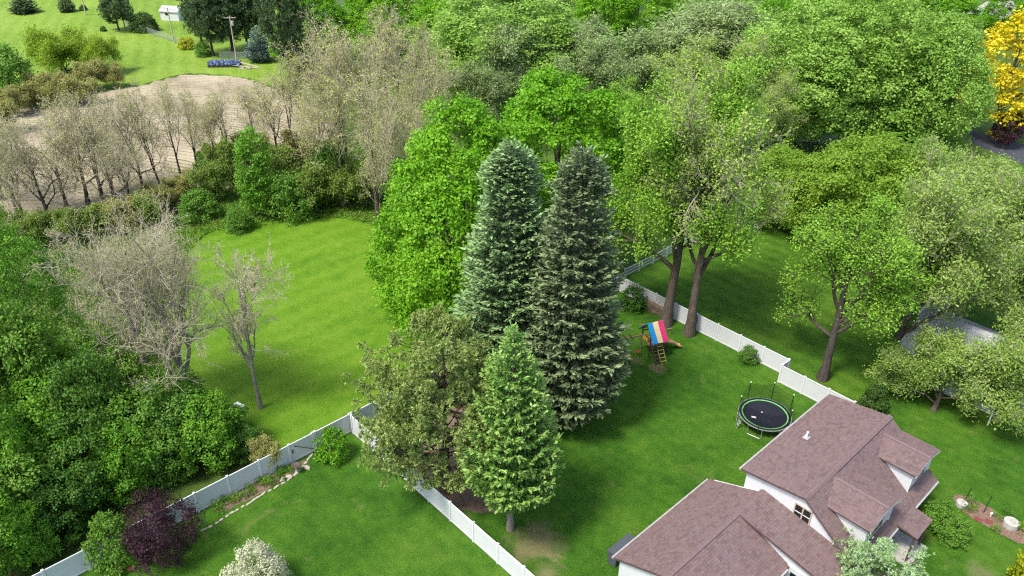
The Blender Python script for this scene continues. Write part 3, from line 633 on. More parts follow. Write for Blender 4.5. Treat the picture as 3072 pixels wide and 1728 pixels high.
def limbs_to(rng, C, H, trunk_top, tr_r, n, trunk_pts):
    """curved limbs from the trunk to a sample of clump centres"""
    idx = rng.choice(len(C), min(n, len(C)), replace=False); T = C[idx]
    tz = np.clip(T[:, 2] * rng.uniform(.35, .7, len(T)), H * .12, trunk_top * .95)
    S = np.stack([np.interp(tz, trunk_pts[:, 2], trunk_pts[:, 0]), np.interp(tz, trunk_pts[:, 2], trunk_pts[:, 1]), tz], -1)
    k = 7; t = np.linspace(0, 1, k)[None, :, None]
    mid = S * .45 + T * .55 + UP * (np.linalg.norm(T - S, axis=-1, keepdims=True) * .12) + rng.normal(0, .25, S.shape)
    Pt = (1 - t) ** 2 * S[:, None] + 2 * t * (1 - t) * mid[:, None] + t ** 2 * T[:, None]
    Pt[:, 1:-1] += rng.normal(0, .06, Pt[:, 1:-1].shape)
    Rd = (tr_r * rng.uniform(.22, .45, len(T)))[:, None] * np.linspace(1, .12, k)[None]
    return Pt, Rd

def trunk_poly(rng, h, r, lean=(0, 0), k=10, wob=.05, tip=.3, flare=1.5):
    z = np.linspace(-.15, h, k); x = lean[0] * z + np.cumsum(rng.normal(0, wob, k)) * .5; y = lean[1] * z + np.cumsum(rng.normal(0, wob, k)) * .5
    p = np.stack([x - x[0], y - y[0], z], -1); rad = r * np.linspace(1, tip, k); rad[0] *= flare; rad[1] *= 1 + (flare - 1) * .2
    return p, rad

def g_clump(seed, H, R, z0=1.5, ncl=260, per=60, leaf=.26, prof='round', rc=.2, lobes=.14, tr=.3, lean=(0, 0), nlimb=26, leafm=None, bark='bark', **kw):
    rng = np.random.default_rng(seed)
    (lv, lf), C = clump_crown(rng, H, R, z0, ncl, per, leaf, prof, rc, lobes, **kw)
    tp, trd = trunk_poly(rng, H * .8, tr, lean)
    tv, tf = tubes(tp[None], trd[None], 9)
    Pt, Rd = limbs_to(rng, C, H, H * .8, tr, nlimb, tp)
    bv, bf = tubes(Pt, Rd, 4)
    return {'trunk': np_mesh("trunk", [(tv, tf, 0), (bv, bf, 0)], [M[bark]], True), 'crown': np_mesh("crown", [(lv, lf, 0)], [leafm])}, H, R

def g_skel(seed, H, R, leafm=None, bark='bark', per=3, leaf=.2, asp=.6, twigm=None, droop=.25, jit=.1, rough=.8, clus=1, extra=None, **kw):
    """branching tree with leaves scattered along its last twigs"""
    rng = np.random.default_rng(seed)
    sk = sk_fit(skeleton(rng, H, R, **kw), H, R)
    big = [tubes(p, r, s) for p, r, s in sk[:2]]; small = [tubes(p, r, s) for p, r, s in sk[2:]]
    tm = [M[bark]]; cm = [M[twigm or bark]]
    parts = [(v, f, 0) for v, f in small]
    res = {'trunk': np_mesh("trunk", [(v, f, 0) for v, f in big], tm, True), 'branches': np_mesh("branches", parts, cm)}
    if leafm is not None and per:
        c, d = tips(sk, -1, per, rng, jit)
        if clus > 1:
            c = np.repeat(c, clus, 0) + rng.normal(0, jit * 1.6, (len(c) * clus, 3)); d = np.repeat(d, clus, 0)
        v, f = leaves_at(rng, c, d, leaf, leaf * asp, droop=droop, rough=rough)
        res['crown'] = np_mesh("crown", [(v, f, 0)], [leafm])
    return res, H, R

def g_spruce(seed, H, R, leafm, tipm, z0=.8, dz=.42, nb=12, spray=.42, sw=.30, prof=1.0, droop=.28, bark='bark_grey', tr=.3, top2=False, dens=1.0, power=.72, upturn=.35, fine=2.2, roundt=.0):
    """whorls of drooping branches carrying flat needle sprays"""
    rng = np.random.default_rng(seed)
    zs = np.arange(z0, H - .25, dz)
    Z, A, Ln = [], [], []
    for z in zs:
        t = (z - z0) / (H - z0)
        r = R * (1 - t) ** power * min(1, .62 + t * 3.2)
        r = max(r, .18)
        n = max(4, int(nb * (.45 + .55 * (r / R))))
        a0 = rng.random() * 6.28
        for k in range(n):
            Z.append(z + rng.normal(0, dz * .3)); A.append(a0 + 6.283 * k / n + rng.normal(0, .14)); Ln.append(r * rng.uniform(.72, 1.1))
    Z = np.array(Z); A = np.array(A); Ln = np.array(Ln); n = len(Z)
    t = np.clip((Z - z0) / (H - z0), 0, 1)
    k = 7; s = np.linspace(0, 1, k)[None]
    slope = (.75 * t ** 1.5 - droop * (1 - t))[:, None]
    rise = slope * s + (upturn * (1 - t))[:, None] * s ** 2.5 - .12 * np.sin(s * np.pi)
    X = (Ln[:, None] * s) * np.cos(A)[:, None]; Y = (Ln[:, None] * s) * np.sin(A)[:, None]; ZZ = Z[:, None] + Ln[:, None] * rise
    Pt = np.stack([X, Y, ZZ], -1)
    bv, bf = tubes(Pt, (.012 + .014 * Ln)[:, None] * np.linspace(1, .25, k)[None], 3)
    # sprays
    per = np.maximum(6, (Ln * 15 * dens).astype(int)); I = np.repeat(np.arange(n), per); m = len(I)
    u = rng.random(m) ** .62 * .97 + .04
    x = np.clip(u, 0, .999) * (k - 1); i = x.astype(int); fr = (x - i)[:, None]
    c = Pt[I, i] * (1 - fr) + Pt[I, i + 1] * fr; tg = unit(Pt[I, i + 1] - Pt[I, i])
    side = unit(np.cross(tg, UP)); sg = rng.choice([-1., 1.], m)[:, None]
    wid = (Ln[I] * sw * (1.05 - u * .75))[:, None]
    off = rng.random(m)[:, None] ** .8
    c = c + side * sg * wid * off + tg * wid * off * .35 - UP * (wid * off * .30) + rng.normal(0, .035, (m, 3))
    ax = unit(tg * (.8 + .3 * rng.random((m, 1))) + side * sg * rng.uniform(.2, .9, (m, 1)) - UP * rng.uniform(-.1, .55, (m, 1)) + rng.normal(0, roundt + .12, (m, 3)))
    nn = unit(UP + rng.normal(0, .35, (m, 3)))
    l = spray * rng.uniform(.7, 1.3, m) * (.75 + .35 * np.clip(Ln[I] / R, 0, 1)); w = l / fine
    istip = (u > .74) & (rng.random(m) < .8)
    v1, f1 = kites(c[~istip], ax[~istip], nn[~istip], l[~istip], w[~istip], .05)
    v2, f2 = kites(c[istip], ax[istip], nn[istip], l[istip], w[istip], .05)
    parts = [(v1, f1, 0), (v2, f2, 1)]
    # leader
    tp, trd = trunk_poly(rng, H - .1, tr, k=12, wob=.01, tip=.06, flare=1.3)
    tv, tf = tubes(tp[None], trd[None], 8)
    if top2:
        sh = np.array([R * .17, -R * .05, -H * .022]); topm = [(v[:, :] + 0, f, m_) for v, f, m_ in parts]
        sel = []
        for v, f, m_ in parts:
            q = v.reshape(-1, 4, 3); hi = q[:, 0, 2] > H * .88
            vv = (q[hi] + sh).reshape(-1, 3); sel.append((vv, np.arange(len(vv)).reshape(-1, 4), m_))
            sh2 = np.array([-R * .16, R * .02, -H * .045]); hi = q[:, 0, 2] > H * .90
            vv = (q[hi] + sh2).reshape(-1, 3); sel.append((vv, np.arange(len(vv)).reshape(-1, 4), m_))
        parts += sel
    return {'trunk': np_mesh("trunk", [(tv, tf, 0)], [M[bark]], True), 'branches': np_mesh("branches", [(bv, bf, 0)], [M['bark_dark']]),
            'crown': np_mesh("crown", parts, [leafm, tipm])}, H, R

def g_puff(seed, H, R, leafm, tipm, z0=1.5, nbr=150, puff=.5, ntuft=9, needles=14, nl=.30, nw=.045, prof='round', off=(0, 0), bark='bark', tr=.3, power=.8, sub=4, lobes=.2, updir=.5, ztop=.98):
    """boughs that end in round needle puffs (pine, juniper, fir)"""
    rng = np.random.default_rng(seed)
    t = rng.random(nbr)
    if prof == 'cone': R_t = (1 - t) ** power * np.clip(.55 + t * 3, 0, 1)
    else: R_t = np.clip(1 - np.abs((t - .38) / np.where(t < .38, .46, .64)) ** 2.2, 0, 1) ** .6
    kp = rng.random(nbr) < (R_t + .12); t = t[kp]; R_t = R_t[kp]; n = len(t)
    az = rng.random(n) * 6.283; ph = rng.random(4) * 6.28
    lob = 1 + lobes * (np.sin(2 * az + ph[0] + 3 * t) + .7 * np.sin(4 * az + ph[1] - 6 * t)) * .6
    ln = np.maximum(R * R_t * lob * rng.uniform(.72, 1.05, n), .25)
    zc = z0 + (H * ztop - z0) * t
    tp, trd = trunk_poly(rng, H * .97, tr, k=12, wob=.02, tip=.08)
    ox = off[0] * np.clip(zc / H, 0, 1); oy = off[1] * np.clip(zc / H, 0, 1)
    end = np.stack([ln * np.cos(az) + off[0] * R_t, ln * np.sin(az) + off[1] * R_t, zc + ln * .12], -1)
    st = np.stack([0 * ln, 0 * ln, np.clip(zc - ln * .25, .3, H)], -1)
    k = 7; s = np.linspace(0, 1, k)[None, :, None]
    mid = st * .4 + end * .6 - UP * (ln * .12)[:, None]
    Pt = (1 - s) ** 2 * st[:, None] + 2 * s * (1 - s) * mid[:, None] + s ** 2 * end[:, None]
    Pt[:, 1:] += rng.normal(0, .05, Pt[:, 1:].shape)
    Rd = (.02 + .013 * ln)[:, None] * np.linspace(1, .25, k)[None]
    bv, bf = tubes(Pt, Rd, 4)
    # sub branches end in puffs
    sp, sd, sl, sr = spawn(rng, Pt, Rd, sub, .35, 1.0, .4, 1.0, .34, .5, .3)
    sl = np.clip(sl, .2, 1.6)
    S = grow(rng, sp, sd, sl, np.maximum(sr, .012), 3, .12, .12, .5)
    sv, sf = tubes(*S, 3)
    pc = np.concatenate([S[0][:, -1], Pt[:, -1], Pt[:, -2]]); pd = unit(np.concatenate([S[0][:, -1] - S[0][:, -2], Pt[:, -1] - Pt[:, -2], Pt[:, -2] - Pt[:, -3]]))
    pc[:, 2] = np.maximum(pc[:, 2], .4)
    m = len(pc); pr = puff * rng.uniform(.6, 1.25, m)
    td = unit(rng.normal(0, 1, (m, ntuft, 3)) + pd[:, None] * .4 + UP * updir)
    tc = pc[:, None] + td * (pr[:, None] * rng.uniform(.35, 1.0, (m, ntuft)))[..., None] * np.array([1, 1, .75])
    nd = unit(rng.normal(0, .75, (m, ntuft, needles, 3)) + td[:, :, None] * 1.15)
    nc = np.broadcast_to(tc[:, :, None], nd.shape).reshape(-1, 3); nd = nd.reshape(-1, 3)
    q = len(nc); l = nl * rng.uniform(.7, 1.2, q)
    nn = unit(np.cross(nd, rng.normal(0, 1, (q, 3))))
    istip = np.repeat(rng.random(m * ntuft) < .42, needles)
    v1, f1 = kites(nc[~istip], nd[~istip], nn[~istip], l[~istip], nw * np.ones((~istip).sum()))
    v2, f2 = kites(nc[istip], nd[istip], nn[istip], l[istip], nw * np.ones(istip.sum()))
    tv, tf = tubes(tp[None], trd[None], 8)
    return {'trunk': np_mesh("trunk", [(tv, tf, 0)], [M[bark]], True), 'branches': np_mesh("branches", [(bv, bf, 0), (sv, sf, 0)], [M['bark_dark']]),
            'crown': np_mesh("crown", [(v1, f1, 0), (v2, f2, 1)], [leafm, tipm])}, H, R
# ---------------------------------------------------------------- ground, lawns, field, road
M['forest'] = grass_mat("rough_grass", (.035, .070, .012), (.070, .130, .02), (.12, .19, .035), (.13, .12, .06), .62)
M['yard'] = grass_mat("yard_grass", (.022, .078, .005), (.046, .135, .008), (.100, .200, .018), (.20, .19, .07), .655, stripes=(R_(43.3), 1.1, .03), worn=[(1.6, 37.6, 2.2, (.22, .19, .09)), (2.6, 35.2, 1.3, (.24, .21, .11)), (13.2, 57.9, .9, (.20, .17, .08)), (10.6, 57.2, .5, (.18, .16, .07)), (11.4, 58.9, .8, (.12, .13, .05)), (31.5, 35.5, 1.3, (.16, .18, .07))])
M['meadow'] = grass_mat("meadow_grass", (.072, .180, .008), (.118, .245, .012), (.175, .295, .026), (.24, .27, .06), .70, stripes=(R_(-47), 2.6, .085), bigw=.35)
M['stripe'] = grass_mat("striped_grass", (.030, .092, .006), (.058, .145, .009), (.110, .20, .018), (.16, .19, .05), .72, stripes=(R_(43.3), 1.9, .085))
M['farlawn'] = grass_mat("far_grass", (.12, .22, .02), (.18, .29, .03), (.25, .36, .06), (.30, .34, .10), .70, stripes=(R_(20), 3.0, .08), patch=.05)

def inside(pt, poly):
    x, y = pt; c = False; j = len(poly) - 1
    for i in range(len(poly)):
        xi, yi = poly[i]; xj, yj = poly[j]
        if (yi > y) != (yj > y) and x < (xj - xi) * (y - yi) / (yj - yi + 1e-12) + xi: c = not c
        j = i
    return c
def ragged(poly, step=.7, amp=.35, smooth=1):
    p = [Vector(q) for q in poly]
    for _ in range(smooth):
        q = []
        for i in range(len(p)):
            a, b = p[i], p[(i + 1) % len(p)]; q += [a * .75 + b * .25, a * .25 + b * .75]
        p = q
    out = []
    for i in range(len(p)):
        a, b = p[i], p[(i + 1) % len(p)]; n = max(1, int((b - a).length / step))
        for k in range(n):
            out.append(a.lerp(b, k / n) + Vector((rnd.uniform(-amp, amp), rnd.uniform(-amp, amp))))
    return [(v.x, v.y) for v in out]
def sheet(name, poly, z, mat, label=None):
    o = MB().poly([(x, y, z) for x, y in poly]).build(name, mat)
    return tag(o, kind="structure")
sheet("ground", [(-900, -150), (900, -150), (900, 1500), (-900, 1500)], 0.0, M['forest'])
LT = lambda pts: [tuple(lot(u, v)[:2]) for u, v in pts]
sheet("back_lawn", LT([(-44.05, -60), (60, -60), (60, 64), (-18, 64), (-18, 56.85), (-44.05, 56.85)]), .006, M['yard'])
sheet("side_lawn", ragged(LT([(-46, 57.0), (-19, 57.0), (-17, 62), (-8, 63.5), (20, 63), (20, 91.5), (-20, 92), (-43, 91), (-46, 66)]), 1.2, .25, 0), .010, M['stripe'])
sheet("meadow", ragged(MEADOW, .6, .45, 1), .012, M['meadow'])
sheet("far_lawn", ragged(FARLAWN, 1.2, .5, 1), .014, M['farlawn'])
sheet("verge", ragged([(-37, 128), (-40, 150), (-58, 160), (-70, 152), (-60, 148), (-46, 143), (-36, 135)], 1, .6, 1), .010, M['meadow'])

def soil_mat():
    m, nt, b = new_mat("ploughed_soil"); p = geopos(nt)
    f = math_(nt, 'ADD', math_(nt, 'MULTIPLY', noise(nt, p, .12, 4, .6), .5), math_(nt, 'MULTIPLY', noise(nt, p, 3.0, 5, .7), .5))
    nt.links.new(ramp(nt, f, [(.35, (.20, .165, .11)), (.5, (.33, .28, .195)), (.66, (.46, .405, .295))]), b.inputs["Base Color"])
    b.inputs["Roughness"].default_value = .95; b.inputs["Specular IOR Level"].default_value = .1
    bump(nt, b, noise(nt, p, 6, 4, .7), .8, .06)
    return m
M['soil'] = soil_mat()
def make_field():
    cx, cy = -62.0, 62.0
    poly = ragged(FIELD, 2, .5, 1)
    rr = np.arange(14, 92, .19); out = MB(); vid = {}
    rng = np.random.default_rng(5)
    for ti, th in enumerate(np.arange(-.55, 2.2, .02)):
        c, s = math.cos(th), math.sin(th)
        for ri, r in enumerate(rr):
            vid[(ti, ri)] = (cx + r * c, cy + r * s, .06 + .07 * math.sin(2 * math.pi * (r + .25 * math.sin(th * 9)) / .95) + rng.normal(0, .012))
    idx = {}
    def g(k):
        if k not in idx: idx[k] = len(out.v); out.v.append(vid[k])
        return idx[k]
    nt_ = len(np.arange(-.55, 2.2, .02))
    for ti in range(nt_ - 1):
        for ri in range(len(rr) - 1):
            v = vid[(ti, ri)]
            if inside(v[:2], poly):
                out.f.append((g((ti, ri)), g((ti, ri + 1)), g((ti + 1, ri + 1)), g((ti + 1, ri))))
    return tag(out.build("field", M['soil'], smooth=True), kind="structure")
make_field()
M['asphalt'] = plain("asphalt", (.055, .06, .075), .85, .3, var=.25, scale=1.5, bmp=.3)
M['concrete'] = plain("concrete", (.42, .38, .36), .85, .2, var=.15, scale=1.0, bmp=.2)
sheet("road", ROAD, .016, M['asphalt'])
sheet("driveway", DRIVE, .014, M['concrete'])
sheet("far_driveway", FARDRIVE, .018, M['concrete'])
sheet("far_road", [(-190, 214), (-90, 212), (-90, 219), (-190, 221)], .02, M['concrete'])
def soil_patch(name, poly, mat, z=.014):
    return sheet(name, ragged(poly, .25, .10, 1), z, mat)
M['mulch'] = plain("bark_mulch", (.20, .13, .095), .95, .1, var=.5, scale=9, bmp=.8)
M['dirt'] = plain("bare_dirt", (.17, .12, .085), .95, .1, var=.4, scale=4, bmp=.6)
soil_patch("garden_bed", BED, M['mulch'])
soil_patch("fence_bed", [tuple(lot(u, v)[:2]) for u, v in [(-44.0, 12.5), (-43.0, 12.4), (-42.85, 15), (-43.0, 17.5), (-43.1, 19.5), (-44.0, 19.8)]], M['dirt'])
soil_patch("pine_litter", [(x, y) for x, y in [(-6.5, 41.5), (-1, 40), (3, 41.5), (3.5, 47), (0, 52), (-4, 53), (-8, 48)]], M['dirt'], .013)

# ---------------------------------------------------------------- the brown-roofed house
def siding_mat(name, col):
    m, nt, b = new_mat(name); co = objco(nt)
    sx = N(nt, "ShaderNodeSeparateXYZ"); nt.links.new(co, sx.inputs[0])
    w = math_(nt, 'FRACT', math_(nt, 'MULTIPLY', sx.outputs[2], 1 / .115))
    f = noise(nt, co, 2.5, 4)
    nt.links.new(ramp(nt, f, [(.3, tuple(c * .93 for c in col)), (.7, col)]), b.inputs["Base Color"])
    b.inputs["Roughness"].default_value = .55
    bump(nt, b, w, .5, .02)
    return m
M['siding'] = siding_mat("white_siding", (.70, .71, .72))
M['trim'] = plain("white_trim", (.78, .78, .77), .5, .3, var=.05)
M['fascia'] = plain("grey_gutter", (.38, .38, .37), .5, .4, var=.1)
M['rake'] = plain("brown_trim", (.11, .07, .07), .6, .3, var=.15)
M['tan'] = plain("tan_frame", (.42, .34, .27), .5, .3, var=.1)
M['screen'] = plain("dark_window", (.012, .013, .016), .08, .6, var=.2)
def shingle_mat(name, stops):
    m, nt, b = new_mat(name)
    isl = N(nt, "ShaderNodeNewGeometry").outputs["Random Per Island"]; co = objco(nt)
    f = math_(nt, 'ADD', math_(nt, 'MULTIPLY', isl, .75), math_(nt, 'MULTIPLY', noise(nt, co, .5, 3), .3))
    c = ramp(nt, f, stops)
    c = mixc(nt, .5, c, ramp(nt, noise(nt, co, 30, 4, .7), [(.3, (.55, .55, .55)), (.7, (1, 1, 1))]), 'MULTIPLY')
    nt.links.new(c, b.inputs["Base Color"]); b.inputs["Roughness"].default_value = .8; b.inputs["Specular IOR Level"].default_value = .35
    bump(nt, b, noise(nt, co, 40, 3, .7), .4, .01)
    return m
M['shingle'] = shingle_mat("brown_shingles", [(.12, (.145, .098, .094)), (.35, (.180, .120, .114)), (.55, (.205, .136, .126)), (.75, (.178, .134, .134)), (.95, (.235, .155, .130))])
M['ridge'] = plain("ridge_shingles", (.175, .122, .118), .8, .3, var=.2, scale=6, bmp=.3)

HU, HV = -13.6, 40.0
house = empty("brown_roofed_house", lot(HU, HV), LOTROT, "white-sided house with brown shingled roof, two dormers and a lower garage wing", "house")
def hp(u, v, z): return (u - HU, v - HV, z)
def hbox(mb, u0, u1, v0, v1, z0, z1): return mb.box(u0 - HU, u1 - HU, v0 - HV, v1 - HV, z0, z1)

def shingles(name, parent, p0, e, s, W, L, test=None, expo=.17, seed=0, mat=None, to=None):
    """overlapping shingle tabs over the roof plane with eave corner p0, eave direction e and slope direction s"""
    rg = random.Random(seed); p0 = Vector(p0); e = Vector(e).normalized(); s = Vector(s).normalized(); n = e.cross(s)
    if n.z < 0: n = -n
    mb = MB(); rows = int(L / expo); ex = L / rows
    for r in range(rows):
        x = -rg.uniform(0, .3)
        while x < W:
            w = rg.uniform(.20, .38); a, b = max(0, x), min(W, x + w); x += w
            if b - a < .03: continue
            if test and not test((a + b) / 2, (r + .5) * ex): continue
            th = rg.choice((.022, .030, .036)); y0, y1 = r * ex - .012, (r + 1) * ex + .012
            A = p0 + e * (a + .004) + s * y0; B = p0 + e * (b - .004) + s * y0; Cc = p0 + e * (b - .004) + s * y1; D = p0 + e * (a + .004) + s * y1
            k = len(mb.v)
            mb.v += [tuple(A + n * th), tuple(B + n * th), tuple(Cc + n * .012), tuple(D + n * .012), tuple(A), tuple(B)]
            mb.f += [(k, k + 1, k + 2, k + 3), (k + 4, k + 5, k + 1, k)]
    me = bpy.data.meshes.new(name); me.from_pydata(mb.v, [], mb.f); me.materials.append(mat or M['shingle']); me.update()
    o = link(name, me, parent); o["kind"] = "stuff"
    return o

# main block
ZE, ZR, UL, UR, UE, ZF = 5.20, 5.89, -18.23, -13.63, -9.40, 2.68
V0, V1 = 38.59, 50.50
body = MB()
body.extrude([(x - HU, z) for x, z in [(-17.9, -.1), (-9.85, -.1), (-9.85, 2.85), (-13.63, 5.70), (-17.9, 5.06)]], (38.9 - HV, 50.2 - HV))
body.build("wall", M['siding'], house)
def roof(name, top, thick=.14, mat='rake'):
    return MB().slab([hp(*p) for p in top], thick).build(name, M[mat], house)
r1 = roof("roof_slope", [(UL, V0, ZE), (UR, V0, ZR), (UR, V1, ZR), (UL, V1, ZE)])
shingles("shingles", r1, hp(UL, V0, ZE), (0, 1, 0), (UR - UL, 0, ZR - ZE), V1 - V0, math.hypot(UR - UL, ZR - ZE), seed=1)
r2 = roof("roof_slope", [(UR, V0, ZR), (UE, V0, ZF), (UE, V1, ZF), (UR, V1, ZR)])
shingles("shingles", r2, hp(UE, V0, ZF), (0, 1, 0), (UR - UE, 0, ZR - ZF), V1 - V0, math.hypot(UR - UE, ZR - ZF), seed=2)
# ridge vent: raised on the far two thirds, flush cap on the near part
rc = MB()
def ridge_cap(mb, u, z, v0, v1, w, sl, sr, t):
    mb.extrude([(x - HU, zz) for x, zz in [(u - w, z - w * sl), (u, z), (u + w, z - w * sr), (u + w, z - w * sr + t), (u, z + t), (u - w, z - w * sl + t)]], (v0 - HV, v1 - HV))
ridge_cap(rc, UR, ZR + .02, V0 + .01, 42.3, .17, .15, .76, .05)
rc.build("ridge_cap", M['ridge'], house)
rv = MB(); ridge_cap(rv, UR, ZR + .05, 42.3, V1 - .02, .19, .15, .60, .09); rv.build("ridge_vent", M['ridge'], house)
# gutters and rake boards
g = MB(); g.bar(hp(UL - .07, V0, ZE - .08), hp(UL - .07, V1, ZE - .08), .13, .13); g.build("gutter", M['fascia'], house)
for va, vb in ((V0, 44.1), (46.8, V1)): MB().bar(hp(UE + .07, va, ZF - .08), hp(UE + .07, vb, ZF - .08), .13, .13).build("gutter", M['fascia'], house)
# vent pipe
vp = MB(); vp.tube([hp(-16.77, 44.45, 5.3), hp(-16.77, 44.45, 5.95)], .075, 10); vo = vp.build("vent_pipe", M['trim'], house, smooth=False)
MB().box(-16.97 - HU, -16.57 - HU, 44.2 - HV, 44.7 - HV, 5.40, 5.475).build("flashing", M['fascia'], vo)

# gable window
def window(parent, c, du, dz, axis, cols=2, rows=2, depth=.07, pane_m='screen', frame_m='tan'):
    """window whose outer face looks along -v (axis 'v') or +u (axis 'u')"""
    def P_(a, z, o): return (c[0] + a, c[1] - o, c[2] + z) if axis == 'v' else (c[0] + o, c[1] + a, c[2] + z)
    f = MB(); w = .075
    def bx(a0, a1, z0, z1, o0, o1):
        p, q = P_(a0, z0, o0), P_(a1, z1, o1); f.box(min(p[0], q[0]), max(p[0], q[0]), min(p[1], q[1]), max(p[1], q[1]), z0 + c[2], z1 + c[2])
    bx(-du, du, dz - w, dz, 0, depth); bx(-du, du, -dz, -dz + w, 0, depth + .03)
    bx(-du, -du + w, -dz + w, dz - w, 0, depth); bx(du - w, du, -dz + w, dz - w, 0, depth)
    for i in range(1, cols):
        x = -du + 2 * du * i / cols; bx(x - w * .6, x + w * .6, -dz + w, dz - w, 0, depth)
    win = f.build("window", M[frame_m], parent)
    for i in range(cols):
        for j in range(rows):
            a0 = -du + 2 * du * i / cols + w * .7; a1 = -du + 2 * du * (i + 1) / cols - w * .7
            z0 = -dz + 2 * dz * j / rows + (w if j == 0 else .03); z1 = -dz + 2 * dz * (j + 1) / rows - (w if j == rows - 1 else .03)
            f = MB(); bx(a0, a1, z0, z1, .0, depth * .4); f.build("pane", M[pane_m], win)
    f = MB()
    for j in range(1, rows): bx(-du + w, du - w, -dz + 2 * dz * j / rows - .022, -dz + 2 * dz * j / rows + .022, .02, depth * .7)
    f.build("muntin", M['trim'], win)
    return win
window(house, hp(-13.66, 38.90, 4.28), .60, .64, 'v')

# dormers
def dormer(vc, half, zr, ze, uf, ub, seed):
    uw = uf - .32
    d = MB(); hv = half - .28
    zt = lambda v: zr - .12 - (zr - ze) / half * abs(v - vc)
    zroof = lambda u: ZR - .76 * (u - UR) - .1
    # cheeks and front, sunk into the main roof
    for sgn in (-1, 1):
        v = vc + sgn * hv
        zz = zt(v); ut = UR + (ZR - zz) / .76
        d.poly([hp(ut - .2, v, zz), hp(uw, v, zz), hp(uw, v, zroof(uw) - .1), hp(ut - .2, v, zroof(ut - .2))])
    d.poly([hp(uw, vc - hv, zroof(uw) - .1), hp(uw, vc + hv, zroof(uw) - .1), hp(uw, vc + hv, zt(vc + hv)), hp(uw, vc, zt(vc)), hp(uw, vc - hv, zt(vc - hv))])
    dm = d.build("dormer", M['siding'], house)
    sl = (zr - ze) / half
    for sgn in (-1, 1):
        ve = vc + sgn * half
        ubr = UR + max(0, (ZR - ze) / .76) + .0
        top = [hp(ub, vc, zr), hp(uf, vc, zr), hp(uf, ve, ze), hp(ubr, ve, ze)]
        rr = MB().slab(top, .11).build("dormer_roof", M['rake'], dm)
        L = math.hypot(half, zr - ze)
        # join the shingles into the same sub-part level
        def tst(a, b, ubr=ubr): return a < (uf - ub) - (ubr - ub) * max(0, 1 - b / L) + .05
        shingles("shingles", dm, hp(uf, ve, ze), (-1, 0, 0), (0, vc - ve, zr - ze), uf - ub, L, tst, seed=seed + sgn)
    c = MB(); c.v = []
    prof = [(-.17, -.17 * sl), (0, 0), (.17, -.17 * sl), (.17, -.17 * sl + .05), (0, .05), (-.17, -.17 * sl + .05)]
    k = len(prof); c.v = [hp(ub + .25, vc + a, zr + .035 + b) for a, b in prof] + [hp(uf + .01, vc + a, zr + .035 + b) for a, b in prof]
    c.f = [tuple(range(k)), tuple(reversed(range(k, 2 * k)))] + [(i, i + k, (i + 1) % k + k, (i + 1) % k) for i in range(k)]
    c.build("ridge_cap", M['ridge'], dm)
    tr_ = MB()
    tr_.bar(hp(uf - .02, vc, zr - .10), hp(uf - .02, vc - half, ze - .10), .05, .16); tr_.bar(hp(uf - .02, vc, zr - .10), hp(uf - .02, vc + half, ze - .10), .05, .16)
    for sgn in (-1, 1): tr_.bar(hp(uw + .03, vc + sgn * (hv - .04), zroof(uw)), hp(uw + .03, vc + sgn * (hv - .04), ze - .05), .12, .06)
    tr_.build("corner_trim", M['trim'], dm)
    w = window(dm, hp(uw, vc, zroof(uw) + 1.15), .62, .62, 'u')
    return dm
dormer(41.98, 2.17, 5.74, 5.15, -9.72, -13.45, 11)
dormer(48.68, 1.93, 5.62, 5.10, -9.92, -13.45, 21)

# stoop roof, posts and slab by the front door
st = roof("porch_roof", [(-9.5, 44.2, 2.78), (-8.05, 44.3, 2.55), (-8.15, 46.72, 2.55), (-9.5, 46.7, 2.78)], .12)
shingles("shingles", st, hp(-8.1, 44.25, 2.55), (0, 1, 0), (-1.4, 0, .23), 2.45, 1.42, seed=31)
for v in (44.45, 46.55): MB().tube([hp(-8.3, v, .12), hp(-8.3, v, 2.45)], .07, 8).build("porch_post", M['rake'], house)
hbox(MB(), -9.85, -7.9, 44.1, 46.8, -.05, .13).build("porch_slab", M['concrete'], house, bevel=.01)
hbox(MB(), -9.86, -9.80, 45.0, 45.95, .13, 2.2).build("door", M['rake'], house)
hbox(MB(), -9.86, -9.79, 48.0, 49.3, 1.0, 2.1).build("window", M['screen'], house)

# garage wing
GU0, GU1, GR, GZ, GZR, GV0, GV1 = -20.42, -12.58, -16.5, 2.60, 4.30, 28.40, 38.62
gb = MB(); gb.extrude([(x - HU, z) for x, z in [(-20.1, -.1), (-12.9, -.1), (-12.9, 2.62), (-16.5, 4.14), (-20.1, 2.62)]], (28.7 - HV, 38.88 - HV))
gb.build("garage_wall", M['siding'], house)
r3 = roof("garage_roof", [(GU0, GV0, GZ), (GR, GV0, GZR), (GR, GV1, GZR), (GU0, GV1, GZ)])
shingles("shingles", r3, hp(GU0, GV0, GZ), (0, 1, 0), (GR - GU0, 0, GZR - GZ), GV1 - GV0, math.hypot(GR - GU0, GZR - GZ), seed=41)
r4 = roof("garage_roof", [(GR, GV0, GZR), (GU1, GV0, GZ), (GU1, GV1, GZ), (GR, GV1, GZR)])
shingles("shingles", r4, hp(GU1, GV0, GZ), (0, 1, 0), (GR - GU1, 0, GZR - GZ), 36.3 - GV0, math.hypot(GR - GU1, GZR - GZ), seed=42)
gc = MB(); ridge_cap(gc, GR, GZR + .02, GV0 + .01, GV1 + .2, .18, .43, .30, .06); gc.build("ridge_cap", M['ridge'], house)
g = MB(); g.bar(hp(GU0 - .07, GV0, GZ - .08), hp(GU0 - .07, GV1, GZ - .08), .13, .13); g.build("gutter", M['fascia'], house)
g = MB(); g.bar(hp(GU1 + .07, GV0, GZ - .08), hp(GU1 + .07, 35.8, GZ - .08), .13, .13); g.build("gutter", M['fascia'], house)
